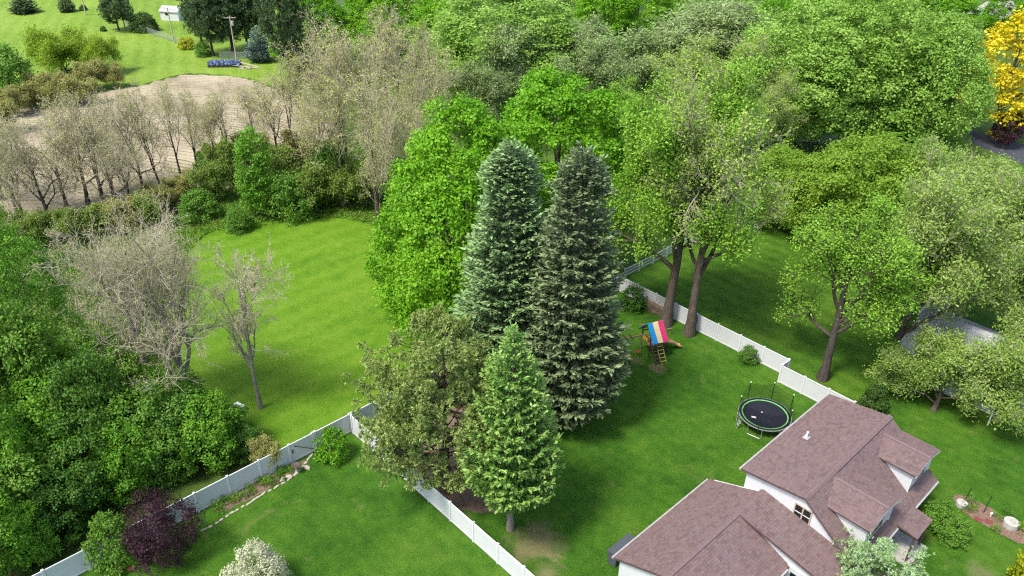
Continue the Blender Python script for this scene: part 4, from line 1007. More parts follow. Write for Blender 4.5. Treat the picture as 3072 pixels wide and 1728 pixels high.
# shallow roof over the link between garage and house
SV0 = 35.8; SUE = -9.6; ss = .17
r5 = roof("link_roof", [(GR, SV0, GZR + .05), (SUE, SV0, GZR + .05 - ss * (SUE - GR)), (SUE, 38.88, GZR + .05 - ss * (SUE - GR)), (GR, 38.88, GZR + .05)], .16)
shingles("shingles", r5, hp(SUE, SV0, GZR + .05 - ss * (SUE - GR)), (0, 1, 0), (GR - SUE, 0, ss * (SUE - GR)), 38.88 - SV0, math.hypot(SUE - GR, ss * (SUE - GR)), seed=43)
lw = MB(); lw.extrude([(x - HU, z) for x, z in [(-16.3, 4.12), (-12.7, 2.5), (-12.7, -.1), (-10.0, -.1), (-10.0, 3.02)]], (36.1 - HV, 38.89 - HV)); lw.build("link_wall", M['siding'], house)
hbox(MB(), -12.4, -11.4, 36.06, 36.11, .1, 2.2).build("door", M['screen'], house)
lt = MB(); lt.bar(hp(-12.7, 36.08, 2.62), hp(-10.1, 36.08, 2.62), .05, .12); lt.build("trim_board", M['trim'], house)
# ---------------------------------------------------------------- vinyl fences
M['vinyl'] = plain("white_vinyl", (.62, .63, .64), .45, .4, var=.05, scale=1.2)
M['vinylpost'] = plain("white_vinyl_post", (.70, .71, .72), .4, .4, var=.04, scale=1.2)  # same vinyl, paler: colour stands in for shading between proud posts and recessed panels
def fence(name, p0, direction, length, posts, label, gate=None, group=None, hgt=1.83):
    """p0 lot coords, direction 'u' or 'v'; posts = distances of the posts along the run"""
    rz = LOTROT if direction == 'u' else LOTROT + math.pi / 2
    root = empty(name, lot(*p0), rz, label, "fence", group)
    pm = MB().box(-.065, .065, -.065, .065, -.05, hgt + .05).mesh("post", M['vinylpost'])
    cm = MB().box(-.085, .085, -.085, .085, hgt + .05, hgt + .075)
    n = len(cm.v); cm.v += [(-.085, -.085, hgt + .075), (.085, -.085, hgt + .075), (.085, .085, hgt + .075), (-.085, .085, hgt + .075), (0, 0, hgt + .13)]
    cm.f += [(n, n+1, n+4), (n+1, n+2, n+4), (n+2, n+3, n+4), (n+3, n, n+4)]
    cmesh = cm.mesh("cap", M['vinylpost']); cache = {}
    for i, x in enumerate(posts):
        po = link("post", pm, root, (x, 0, 0)); link("cap", cmesh, po)
        if i + 1 < len(posts):
            w = round(posts[i + 1] - x - .13, 3)
            if w < .1: continue
            if w not in cache:
                cache[w] = (MB().box(0, w, -.012, .012, .14, hgt - .10).mesh("panel", M['vinyl']),
                            MB().box(0, w, -.035, .035, hgt - .115, hgt).mesh("top_rail", M['vinylpost']),
                            MB().box(0, w, -.035, .035, .05, .17).mesh("bottom_rail", M['vinyl']))
            for nm, me in zip(("panel", "top_rail", "bottom_rail"), cache[w]): link(nm, me, root, (x + .065, 0, 0))
    return root
# local x runs along +v when direction == 'v'
pa = sorted(set([-.75 + 2.445 * i for i in range(-4, 9)] + [20.83, 22.4]))
fa = fence("vinyl_fence", (-44.15, 0), 'v', 60, [p for p in pa if p <= 19.2] + [20.83, 21.05, 24.17],
           "long white vinyl privacy fence along the dark hedgerow, with the braced gate")
br = MB(); br.bar((19.2, -.10, 1.55), (20.75, -.10, .35), .035, .035)
br.build("gate_brace", plain("black_metal", (.02, .02, .022), .45, .4), fa)
M['black'] = bpy.data.materials["black_metal"]
lk = MB(); lk.box(18.98, 19.06, -.13, -.07, .95, 1.25); lk.build("gate_latch", M['black'], fa)
fence("vinyl_fence", (-44.15, 24.30), 'v', 33, [round(.10 + 2.48 * i, 3) for i in range(14)],
      "white vinyl fence running back from the pine towards the big spruces")
fence("vinyl_fence", (-44.0, 24.17), 'u', 30, [round(.1 + 2.47 * i, 3) for i in range(12)],
      "white vinyl fence passing under the pine and the bare trunk of the fir")
fence("vinyl_fence", (-44.3, 56.90), 'u', 20, [round(2.42 + 2.45 * i - 2.42, 3) for i in range(9)],
      "white vinyl fence behind the play set and the thick tree trunks")
fence("vinyl_fence", (-24.62, 55.62), 'u', 8, [0.0, 2.2, 4.45, 6.7],
      "short white vinyl fence between the trampoline and the far corner of the house")
fence("vinyl_fence", (-24.62, 55.70), 'v', 2, [0.10, 1.15], "single white vinyl panel where the fence behind the play set steps back")

def rail_fence(p0, direction, n, step, label):
    rz = LOTROT if direction == 'u' else LOTROT + math.pi / 2
    root = empty("rail_fence", lot(*p0), rz, label, "fence")
    pm = MB().box(-.065, .065, -.065, .065, -.05, 1.3).mesh("post", M['vinyl'])
    rm = MB().box(.065, step - .065, -.022, .022, 0, .15).mesh("rail", M['vinyl'])
    for i in range(n + 1):
        link("post", pm, root, (i * step, 0, 0))
        if i < n:
            for z in (.3, .68, 1.05): link("rail", rm, root, (i * step, 0, z))
    return root
rail_fence((-45.4, 59.3), 'v', 7, 2.44, "white three-rail fence leading away behind the cottonwood trunk")
rail_fence((-43.2, 90.6), 'u', 9, 2.6, "white three-rail fence across the far end of the striped lawn")
# ---------------------------------------------------------------- trees and shrubs
LM = {}
LM['maple'] = leaf_mat("maple_leaf", [(0.093, 0.270, 0.008), (0.162, 0.401, 0.013), (0.285, 0.548, 0.029)], .35)
LM['mapleB'] = leaf_mat("dark_maple_leaf", [(0.062, 0.172, 0.013), (0.125, 0.281, 0.018), (0.211, 0.383, 0.029)], .3)
LM['bigm'] = leaf_mat("pale_maple_leaf", [(0.146, 0.296, 0.031), (0.263, 0.457, 0.064), (0.438, 0.634, 0.162)], .35)
LM['mapleY'] = leaf_mat("yellow_maple_leaf", [(0.111, 0.237, 0.016), (0.202, 0.358, 0.029), (0.305, 0.472, 0.058)], .35)
LM['cotton'] = leaf_mat("cottonwood_leaf", [(0.124, 0.300, 0.019), (0.227, 0.450, 0.037), (0.378, 0.618, 0.088)], .35)
LM['locust'] = leaf_mat("locust_leaf", [(0.181, 0.297, 0.039), (0.287, 0.444, 0.060), (0.420, 0.612, 0.104)], .3)
LM['willow'] = leaf_mat("willow_leaf", [(0.178, 0.279, 0.082), (0.278, 0.404, 0.129), (0.448, 0.567, 0.244)], .3)
LM['willowB'] = leaf_mat("grey_willow_leaf", [(0.154, 0.268, 0.046), (0.252, 0.396, 0.065), (0.424, 0.552, 0.155)], .3)
LM['hedge'] = leaf_mat("hedge_leaf", [(0.037, 0.111, 0.014), (0.072, 0.179, 0.019), (0.139, 0.276, 0.038)], .25)
LM['hedgeM'] = leaf_mat("bright_hedge_leaf", [(0.070, 0.203, 0.013), (0.133, 0.320, 0.021), (0.218, 0.430, 0.039)], .3)
LM['shrub'] = leaf_mat("shrub_leaf", [(0.060, 0.172, 0.018), (0.120, 0.269, 0.026), (0.209, 0.374, 0.053)], .3)
LM['bright'] = leaf_mat("lime_leaf", [(0.195, 0.325, 0.019), (0.318, 0.471, 0.035), (0.439, 0.585, 0.070)], .3)
LM['olive'] = leaf_mat("budding_leaf", [(0.265, 0.276, 0.070), (0.380, 0.385, 0.115), (0.494, 0.483, 0.180)], .3)
LM['ogreen'] = leaf_mat("spring_shrub_leaf", [(0.121, 0.209, 0.030), (0.209, 0.314, 0.050), (0.330, 0.418, 0.100)], .3)
LM['bud'] = leaf_mat("bud_leaf", [(0.330, 0.380, 0.068), (0.440, 0.483, 0.108), (0.550, 0.575, 0.180)], .3)
LM['yellow'] = leaf_mat("golden_leaf", [(0.500, 0.400, 0.008), (0.680, 0.560, 0.010), (0.800, 0.700, 0.030)], .3)
LM['purple'] = leaf_mat("purple_leaf", [(0.022, 0.008, 0.015), (0.045, 0.016, 0.026), (0.080, 0.032, 0.040)], .2)
LM['white'] = leaf_mat("white_blossom", [(0.410, 0.443, 0.245), (0.541, 0.558, 0.360), (0.656, 0.656, 0.504)], .2)
LM['round'] = leaf_mat("yew_leaf", [(0.029, 0.072, 0.013), (0.058, 0.124, 0.021), (0.117, 0.195, 0.036)], .15)
LM['gold'] = leaf_mat("gold_bush_leaf", [(0.247, 0.325, 0.013), (0.390, 0.442, 0.019), (0.520, 0.546, 0.039)], .3)
LM['glossy'] = leaf_mat("glossy_leaf", [(0.058, 0.195, 0.010), (0.124, 0.325, 0.016), (0.221, 0.455, 0.026)], .25, rough=.3)
LM['spA'] = leaf_mat("blue_needle", [(0.083, 0.142, 0.058), (0.135, 0.217, 0.086), (0.210, 0.299, 0.126)], .12, .5)
LM['spAt'] = leaf_mat("blue_needle_tip", [(0.175, 0.310, 0.111), (0.255, 0.414, 0.154), (0.377, 0.532, 0.231)], .12, .5)
LM['spB'] = leaf_mat("olive_needle", [(0.082, 0.123, 0.055), (0.129, 0.185, 0.083), (0.196, 0.252, 0.116)], .12, .5)
LM['spBt'] = leaf_mat("olive_needle_tip", [(0.172, 0.238, 0.105), (0.244, 0.323, 0.146), (0.356, 0.436, 0.219)], .12, .5)
LM['fir'] = leaf_mat("fir_needle", [(0.076, 0.188, 0.029), (0.131, 0.282, 0.046), (0.202, 0.376, 0.078)], .15, .5)
LM['firt'] = leaf_mat("fir_needle_tip", [(0.175, 0.328, 0.058), (0.263, 0.435, 0.091), (0.369, 0.541, 0.156)], .15, .5)
LM['pine'] = leaf_mat("pine_needle", [(0.137, 0.215, 0.046), (0.212, 0.305, 0.069), (0.311, 0.403, 0.115)], .12, .6)
LM['pinet'] = leaf_mat("pine_needle_tip", [(0.235, 0.312, 0.077), (0.346, 0.431, 0.121), (0.482, 0.550, 0.198)], .12, .6)
LM['farp'] = leaf_mat("dark_needle", [(0.033, 0.070, 0.027), (0.063, 0.119, 0.043), (0.117, 0.183, 0.076)], .1, .4)
LM['farpt'] = leaf_mat("dark_needle_tip", [(0.072, 0.136, 0.048), (0.123, 0.200, 0.067), (0.189, 0.270, 0.104)], .1, .4)
LM['bsp'] = leaf_mat("silver_needle", [(0.117, 0.195, 0.163), (0.169, 0.260, 0.215), (0.260, 0.358, 0.305)], .1, .5)
LM['jun'] = leaf_mat("juniper_needle", [(0.149, 0.271, 0.085), (0.233, 0.382, 0.135), (0.353, 0.512, 0.220)], .12, .6)
LM['junt'] = leaf_mat("juniper_tip", [(0.242, 0.400, 0.186), (0.353, 0.520, 0.254), (0.502, 0.651, 0.364)], .12, .6)

PROTO = {
 'spruceA': lambda: g_spruce(1, 22.0, 4.1, LM['spA'], LM['spAt'], z0=.9, dz=.40, nb=15, spray=.36, dens=2.4, top2=True, power=.62, tr=.34, sw=.34, fine=2.5, roundt=.12),
 'spruceB': lambda: g_spruce(2, 23.0, 3.9, LM['spB'], LM['spBt'], z0=1.6, dz=.44, nb=14, spray=.36, dens=2.3, top2=True, power=.60, sw=.34, droop=.36, fine=2.5, roundt=.15, tr=.36),
 'fir': lambda: g_spruce(3, 16.8, 4.2, LM['fir'], LM['firt'], z0=4.0, dz=.40, nb=13, spray=.34, dens=2.2, power=.82, droop=.22, upturn=.45, sw=.36, fine=2.1, roundt=.25, bark='bark_grey', tr=.24),
 'pine': lambda: g_puff(4, 15.8, 4.9, LM['pine'], LM['pinet'], z0=2.2, nbr=135, puff=.50, ntuft=15, needles=9, nl=.27, nw=.075, off=(-.9, -1.3), bark='bark', tr=.28, sub=5, lobes=.34, updir=.3),
 'farpine': lambda: g_puff(5, 15.5, 4.2, LM['farp'], LM['farpt'], z0=3.5, nbr=120, puff=.62, ntuft=8, needles=8, nl=.50, nw=.11, bark='bark_dark', tr=.28, sub=3, lobes=.3),
 'bluesp': lambda: g_spruce(6, 6.9, 3.0, LM['bsp'], LM['bsp'], z0=.3, dz=.36, nb=13, spray=.5, dens=.9, power=.8, droop=.1, tr=.14),
 'farspruce': lambda: g_spruce(7, 6.5, 2.6, LM['farp'], LM['farpt'], z0=.3, dz=.36, nb=12, spray=.5, dens=.9, power=.8, tr=.14),
 'juniper': lambda: g_puff(8, 8.3, 3.4, LM['jun'], LM['junt'], z0=.6, nbr=130, puff=.40, ntuft=8, needles=7, nl=.22, nw=.06, bark='bark', tr=.2, sub=4, lobes=.3, updir=.9),
 'mapleA': lambda: g_clump(11, 21, 7.0, z0=.8, ncl=760, per=152, leaf=.235, asp=.74, prof='skirt', rc=.15, lobes=.2, tr=.34, leafm=LM['maple'], sprig=19, spread=.20, inner=.06),
 'mapleB': lambda: g_clump(12, 19, 5.4, z0=3.0, ncl=420, per=144, leaf=.235, asp=.74, prof='round', rc=.18, lobes=.16, tr=.30, leafm=LM['maple'], sprig=16, spread=.20, inner=.08),
 'bigmaple': lambda: g_clump(13, 21.5, 7.6, z0=3.2, ncl=600, per=117, leaf=.29, asp=.7, prof='round', rc=.16, lobes=.24, tr=.42, leafm=LM['bigm'], sprig=13, spread=.24, inner=.10, bark='bark_dark', nlimb=40),
 'mapleY': lambda: g_clump(14, 11, 4.6, z0=1.8, ncl=330, per=110, leaf=.22, asp=.7, prof='round', rc=.18, lobes=.2, tr=.2, leafm=LM['mapleY'], sprig=10, spread=.3),
 'yellow': lambda: g_clump(15, 15, 4.3, z0=1.5, ncl=340, per=40, leaf=.34, prof='round', rc=.17, lobes=.2, tr=.2, leafm=LM['yellow'], sprig=8, flat=.5),
 'purple': lambda: g_clump(16, 6, 2.2, z0=1.0, ncl=120, per=40, leaf=.28, prof='round', rc=.24, tr=.14, leafm=LM['purple']),
 'purpleN': lambda: g_clump(17, 5.3, 2.3, z0=.3, ncl=300, per=56, leaf=.13, prof='round', rc=.17, lobes=.28, tr=.09, leafm=LM['purple'], spread=.36, flat=.9, inner=.3),
 'cotton': lambda: g_skel(21, 25, 6.0, leafm=LM['cotton'], bark='bark', per=3, leaf=.20, asp=.75, trunk_h=.36, trunk_r=.44, limbs=12, n2=9, n3=8, n4=6, spread=(.35, 1.15), limb_len=.46, low=.35, jit=.2, clus=4, l2=.5, l3=.55),
 'locust': lambda: g_skel(22, 24, 6.2, leafm=LM['locust'], bark='bark', twigm='bark_pale', per=2, leaf=.22, asp=.55, trunk_h=.30, trunk_r=.38, limbs=12, n2=9, n3=8, n4=7, spread=(.35, 1.15), limb_len=.46, low=.3, lean=(.10, .05), jit=.2, clus=2, l2=.52),
 'sparse': lambda: g_skel(23, 16, 4.6, leafm=LM['cotton'], bark='bark_dark', per=2, leaf=.17, asp=.7, trunk_h=.30, trunk_r=.34, limbs=12, n2=8, n3=7, n4=6, spread=(.5, 1.3), limb_len=.38, low=.3, lean=(.06, .0), jit=.17, clus=3, l2=.5, up4=-.05),
 'willow': lambda: g_skel(24, 15, 5.0, leafm=LM['willow'], bark='bark_grey', twigm='bark_pale', per=3, leaf=.36, asp=.30, trunk_h=.18, trunk_r=.32, limbs=10, n2=9, n3=8, n4=6, spread=(.25, .9), limb_len=.52, jit=.22, clus=2, rough=.5, droop=.1, low=.3, twig=.022),
 'willowB': lambda: g_skel(25, 17.5, 5.0, leafm=LM['willowB'], bark='bark', twigm='bark_pale', per=3, leaf=.25, asp=.42, trunk_h=.22, trunk_r=.36, limbs=13, n2=10, n3=9, n4=6, spread=(.35, 1.1), limb_len=.44, jit=.2, clus=2, rough=.7, droop=.25, low=.3, twig=.018),
 'willowC': lambda: g_skel(26, 7, 2.9, leafm=LM['willowB'], bark='bark', twigm='bark_pale', per=3, leaf=.20, asp=.40, trunk_h=.12, trunk_r=.16, limbs=9, n2=8, n3=8, n4=5, spread=(.4, 1.2), limb_len=.55, jit=.14, clus=2, rough=.7, droop=.25, low=.4),
 'brightbush': lambda: g_skel(27, 8.0, 5.0, leafm=LM['bright'], bark='bark', twigm='bark_pale', per=3, leaf=.38, asp=.40, trunk_h=.05, trunk_r=.2, limbs=14, n2=8, n3=7, n4=4, spread=(.2, .95), limb_len=.8, jit=.22, clus=3, rough=.45, droop=-.2, low=.8, l2=.45),
 'olive': lambda: g_skel(28, 5.2, 2.6, leafm=LM['olive'], bark='bark_grey', twigm='bark_pale', per=3, leaf=.25, asp=.5, trunk_h=.06, trunk_r=.09, limbs=10, n2=7, n3=6, n4=4, spread=(.25, 1.0), limb_len=.75, jit=.14, clus=3, rough=.6, droop=0, low=.8),
 'shrubA': lambda: g_clump(31, 5.5, 2.6, z0=.2, ncl=170, per=50, leaf=.26, prof='dome', rc=.24, lobes=.25, tr=.1, leafm=LM['shrub'], spread=.3),
 'shrubB': lambda: g_clump(32, 2.2, 1.2, z0=.05, ncl=80, per=40, leaf=.17, prof='dome', rc=.28, lobes=.2, tr=.05, leafm=LM['hedge'], nlimb=8),
 'shrubN': lambda: g_clump(33, 3.0, 1.3, z0=.15, ncl=150, per=60, leaf=.13, prof='dome', rc=.22, lobes=.28, tr=.06, leafm=LM['shrub'], spread=.3, nlimb=12),
 'bushG': lambda: g_clump(34, 2.2, 1.2, z0=.05, ncl=90, per=40, leaf=.22, prof='dome', rc=.24, lobes=.15, tr=.06, leafm=LM['glossy'], droop=-.5, asp=.4, nlimb=8),
 'roundshrub': lambda: g_clump(35, 3.5, 2.6, z0=.05, ncl=200, per=40, leaf=.26, prof='dome', rc=.15, lobes=.08, tr=.1, leafm=LM['round'], inner=.1),
 'goldbush': lambda: g_clump(36, 2.6, 1.6, z0=.05, ncl=100, per=40, leaf=.22, prof='dome', rc=.24, lobes=.2, tr=.06, leafm=LM['gold'], nlimb=8),
 'whitebush': lambda: g_clump(37, 3.4, 1.75, z0=.2, ncl=220, per=50, leaf=.12, prof='dome', rc=.16, lobes=.3, tr=.07, leafm=LM['white'], spread=.35, nlimb=16),
 'sgreen': lambda: g_skel(29, 5.2, 2.6, leafm=LM['ogreen'], bark='bark_grey', per=3, leaf=.24, asp=.5, trunk_h=.06, trunk_r=.08, limbs=10, n2=7, n3=6, n4=4, spread=(.25, 1.1), limb_len=.75, jit=.12, clus=3, rough=.7, droop=.1, low=.8),
 'column': lambda: g_clump(38, 11.1, 1.9, z0=1.0, ncl=230, per=50, leaf=.24, prof='column', rc=.32, lobes=.2, tr=.14, leafm=LM['hedgeM'], nlimb=16),
 'hedgeM': lambda: g_clump(41, 15.5, 4.6, z0=2.0, ncl=420, per=90, leaf=.20, prof='round', rc=.17, lobes=.2, tr=.24, leafm=LM['hedgeM'], spread=.3, flat=.6),
 'dead': lambda: g_skel(61, 11, 2.8, leafm=None, bark='bark_pale', trunk_h=.5, trunk_r=.22, limbs=5, n2=5, n3=5, n4=4, spread=(.3, 1.1), limb_len=.35, lean=(-.32, -.02), wig=.24, low=.35),
 'bareA': lambda: g_skel(51, 18.5, 5.9, leafm=LM['bud'], bark='bark_grey', twigm='bark_pale', per=2, leaf=.10, asp=.5, trunk_h=.20, trunk_r=.34, limbs=10, n2=10, n3=8, n4=6, spread=(.2, 1.0), limb_len=.46, wig=.17, low=.35, twig=.014, lean=(-.09, 0), jit=.06, l2=.72, l3=.55, l4=.6, seg4=2, t2=.15),
 'bareB': lambda: g_skel(52, 16.5, 4.4, leafm=LM['bud'], bark='bark_grey', twigm='bark_pale', per=1, leaf=.10, asp=.5, trunk_h=.24, trunk_r=.26, limbs=8, n2=9, n3=7, n4=6, spread=(.2, 1.0), limb_len=.42, wig=.20, low=.35, twig=.015, lean=(-.10, 0), jit=.06, l2=.72, l3=.55, l4=.6, seg4=2, t2=.15),
 'bareC': lambda: g_skel(53, 15.0, 3.0, leafm=LM['bud'], bark='bark_grey', twigm='bark_pale', per=1, leaf=.10, asp=.5, trunk_h=.38, trunk_r=.14, limbs=11, n2=7, n3=7, n4=5, spread=(.4, 1.1), limb_len=.28, wig=.18, low=.55, twig=.015, jit=.06, l2=.7, l3=.55, seg4=2, t2=.15),
}
for i in range(3):
    PROTO['hedge%d' % i] = (lambda i=i: g_clump(42 + i, 7.5, 2.5, z0=.4, ncl=135, per=150, leaf=.19, asp=.7, prof='round', rc=.28, lobes=.3, tr=.12, leafm=LM[('hedge', 'hedgeM', 'shrub')[i]], spread=.28, inner=.10, nlimb=18))
    PROTO['bareR%d' % i] = (lambda i=i: g_skel(70 + i, 12.5, 4.6, leafm=LM['bud'], bark='bark_dark', twigm='bark_pale', per=2, leaf=.15, asp=.5, trunk_h=.08, trunk_r=.20, limbs=6, n2=8, n3=6, n4=4, spread=(.25, .95), limb_len=.52, wig=.24, low=.2, twig=.019, jit=.12, l2=.75, l3=.6, l4=.6, t2=.12))
for i in range(4):
    PROTO['bareT%d' % i] = (lambda i=i: g_skel(80 + i, 17.5, 3.6, leafm=LM['bud'], bark='bark', twigm='bark_pale', per=2, leaf=.18, asp=.5, trunk_h=.22, trunk_r=.15, limbs=5, n2=8, n3=7, n4=4, spread=(.12, .5), limb_len=.52, wig=.14, low=.3, twig=.018, up=.06, jit=.12, l2=.55, l3=.6, l4=.6, t2=.2))
BUILT = {}
for (proto, x, y, h, r, rot, label, cat, name, group) in TREES:
    if proto not in BUILT: BUILT[proto] = PROTO[proto]()
    meshes, H0, R0 = BUILT[proto]
    t = empty(name, (x, y, 0), rot if proto not in ('pine', 'cotton', 'locust', 'dead', 'bareA', 'bareB', 'sparse') or rot else 0.0, label, cat, group)
    t.scale = (r / R0, r / R0, h / H0)
    for part, me in meshes.items(): link(part, me, t)

# weeds and saplings covering the ground under the thicket and the bare trees
def undergrowth(name, poly, n, seed, mats, hmax=.7, label="tangled green weeds covering the ground"):
    rng = np.random.default_rng(seed); P_ = np.array(poly); lo, hi = P_.min(0), P_.max(0)
    pts = []
    while len(pts) < n:
        q = rng.uniform(lo, hi, (n, 2)); pts += [p for p in q if inside(p, poly)]
    p = np.array(pts[:n]); cl = .5 + .5 * np.sin(p[:, 0] * .9 + 2 * np.sin(p[:, 1] * .5)) * np.sin(p[:, 1] * .8 + 1.3)
    k = 5; C = np.repeat(p, k, 0); h = np.repeat(hmax * (.25 + .75 * cl) * rng.uniform(.4, 1, n), k)
    m = len(C); C3 = np.concatenate([C + rng.normal(0, .14, (m, 2)), (rng.random(m) * h)[:, None]], 1)
    D = unit(rng.normal(0, .7, (m, 3)) + UP * .7); Nn = unit(UP + rng.normal(0, .5, (m, 3)))
    v, f = kites(C3, D, Nn, .26 * rng.uniform(.6, 1.5, m), .11 * rng.uniform(.7, 1.4, m), .05)
    mi = np.repeat(rng.integers(0, len(mats), n), k)
    parts = []
    for j in range(len(mats)):
        sel = np.where(mi == j)[0]; vv = v.reshape(-1, 4, 3)[sel].reshape(-1, 3); parts.append((vv, np.arange(len(vv)).reshape(-1, 4), j))
    o = link(name, np_mesh(name, parts, mats)); tag(o, label, "weeds", kind="stuff")
undergrowth("undergrowth", THICKET, 8000, 3, [LM['shrub'], LM['hedgeM'], LM['ogreen']], .8, "tangled green weeds under the bare thicket")
undergrowth("undergrowth", UNDERBARE, 7000, 4, [LM['hedge'], LM['shrub'], LM['ogreen']], .9, "dark weeds under the large bare trees")
undergrowth("undergrowth", MEADOWRIM, 3500, 5, [LM['hedgeM'], LM['ogreen']], .35, "fringe of taller grass round the meadow edge")
# ---------------------------------------------------------------- neighbouring buildings
M['greyroof'] = shingle_mat("pale_grey_shingles", [(.1, (.36, .37, .39)), (.5, (.46, .47, .50)), (.9, (.55, .56, .60))])
M['whiteroof'] = plain("white_metal_roof", (.80, .80, .82), .4, .5, var=.04)
M['darkroof'] = plain("dark_grey_shingles", (.09, .095, .115), .85, .3, var=.25, scale=4, bmp=.3)
M['tealtarp'] = plain("teal_canvas", (.20, .34, .30), .7, .2, var=.15, scale=2)

def gable_house(name, loc, rz, L, W, hw, hr, label, cat, wall_m, roof_m, over=.3, windows=(), door=None, roof_shingles=False):
    """gable along local x; windows: (side, along, z, half width, half height) with side 'S' (-y) or 'W' (-x) or 'E'"""
    root = empty(name, loc, rz, label, cat)
    b = MB(); k = W / 2
    b.v = [(-L/2, -k, -.1), (-L/2, k, -.1), (-L/2, k, hw), (-L/2, 0, hr - .12), (-L/2, -k, hw), (L/2, -k, -.1), (L/2, k, -.1), (L/2, k, hw), (L/2, 0, hr - .12), (L/2, -k, hw)]
    b.f = [(0, 1, 2, 3, 4), (9, 8, 7, 6, 5), (0, 4, 9, 5), (1, 6, 7, 2), (4, 3, 8, 9), (3, 2, 7, 8)]
    b.build("wall", M[wall_m], root)
    s = (hr - hw) / k
    for sg in (-1, 1):
        ye, ze = sg * (k + over), hw - s * over + .06
        top = [(-L/2 - over, 0, hr + .06), (L/2 + over, 0, hr + .06), (L/2 + over, ye, ze), (-L/2 - over, ye, ze)]
        r = MB().slab(top, .12).build("roof", M['trim'] if roof_shingles else M[roof_m], root)
        if roof_shingles:
            shingles("shingles", r, top[3], (1, 0, 0), (0, -ye, hr + .06 - ze), L + 2 * over, math.hypot(ye, hr + .06 - ze), seed=int(L * 7 + sg), mat=M[roof_m], expo=.2)
    for side, a, z, hw_, hh in windows:
        if side == 'S': f = MB().box(a - hw_ - .07, a + hw_ + .07, -k - .05, -k + .02, z - hh - .07, z + hh + .07); g_ = MB().box(a - hw_, a + hw_, -k - .07, -k - .04, z - hh, z + hh)
        else:
            sx = -1 if side == 'W' else 1
            f = MB().box(min(sx * L/2 - .02 * sx, sx * L/2 + .05 * sx), max(sx * L/2 - .02 * sx, sx * L/2 + .05 * sx), a - hw_ - .07, a + hw_ + .07, z - hh - .07, z + hh + .07)
            g_ = MB().box(min(sx * (L/2 + .04), sx * (L/2 + .07)), max(sx * (L/2 + .04), sx * (L/2 + .07)), a - hw_, a + hw_, z - hh, z + hh)
        w = f.build("window", M['trim'], root); g_.build("pane", M['screen'], w)
    if door:
        side, a, w_, h_ = door
        if side == 'S': MB().box(a - w_, a + w_, -k - .045, -k + .01, 0, h_).build("door", M['fascia'], root)
        else: MB().box(-L/2 - .045, -L/2 + .01, a - w_, a + w_, 0, h_).build("door", M['fascia'], root)
    return root
gable_house("neighbour_house", lot(-11.5, 69.3), LOTROT, 14.0, 8.6, 2.7, 4.7, "pale house with light grey shingled roof half hidden by grey-green trees", "house", 'siding', 'greyroof', .35,
            [('W', -1.5, 1.5, .5, .6), ('S', -4, 1.5, .7, .6), ('S', 1, 1.5, .7, .6)], ('S', -1.5, .45, 2.05), True)
ns = empty("white_roofed_shed", lot(-20.3, 77.8), LOTROT, "small shed with a bright white sloping roof behind the neighbouring house", "shed")
MB().box(-.85, .85, -1.95, 1.95, -.05, 2.3).build("wall", M['siding'], ns)
MB().slab([(-1.05, -2.2, 2.40), (1.05, -2.2, 2.40), (1.05, 2.2, 2.75), (-1.05, 2.2, 2.75)], .1).build("roof", M['whiteroof'], ns)
cn = empty("canvas_canopy", lot(-16.4, 64.3), LOTROT, "faded teal canvas canopy on posts beside the neighbouring house", "canopy")
cv = MB(); nx, ny = 9, 7
for j in range(ny):
    for i in range(nx):
        x = -1.3 + 2.6 * i / (nx - 1); y = -1.2 + 2.4 * j / (ny - 1)
        cv.v.append((x, y, 2.15 - .55 * (abs(x) / 1.3) ** 1.3 * .6 - .05 * math.sin(i * 1.6) * math.sin(j * 1.3)))
for j in range(ny - 1):
    for i in range(nx - 1): cv.f.append((j * nx + i, j * nx + i + 1, (j + 1) * nx + i + 1, (j + 1) * nx + i))
cv.build("canvas", M['tealtarp'], cn, smooth=True)
for x in (-1.25, 1.25):
    for y in (-1.15, 1.15): MB().tube([(x, y, 0), (x, y, 1.83)], .03, 6).build("post", M['fascia'], cn)

gable_house("garden_shed", (SHED_A[0] + .6, SHED_A[1] + 1.3, 0), R_(-12), 4.6, 3.0, 2.1, 3.0, "small white garden shed with grey roof on the far lawn behind the chain-link fence", "shed", 'siding', 'fascia', .2, [('S', -.6, 1.5, .35, .28)])
gable_house("garden_shed", (SHED_B[0] + 1.0, SHED_B[1] + 1.8, 0), R_(62), 4.4, 4.2, 2.4, 3.7, "white shed with dark grey roof next to the small blue spruce", "shed", 'siding', 'darkroof', .25, [('S', 0, 1.4, .4, .35)], ('W', 0, .8, 2.0))
gable_house("far_house", (-72, 207, 0), R_(-8), 13, 8, 2.8, 5.0, "white far house glimpsed behind the dark pine clump at the top edge", "house", 'siding', 'fascia', .4, [('S', -4, 1.6, .6, .6), ('S', 0, 1.6, .6, .6), ('S', 4, 1.6, .6, .6)], ('S', 2, .5, 2.1))
gable_house("far_house", (-46, 188, 0), R_(10), 12, 8, 2.8, 4.8, "pale far house showing between the tall bare-stemmed pine and the pine clump", "house", 'siding', 'darkroof', .4, [('S', -3.5, 1.6, .6, .6), ('S', 1.5, 1.6, .6, .6)], ('S', -1, .5, 2.1))
gable_house("far_house", (133, 236, 0), R_(30), 12, 8, 3.0, 5.2, "pale far house at the head of the grey drive at the top corner", "house", 'siding', 'greyroof', .4, [('S', -3, 1.6, .6, .6), ('S', 3, 1.6, .6, .6)], ('S', 0, .5, 2.1))

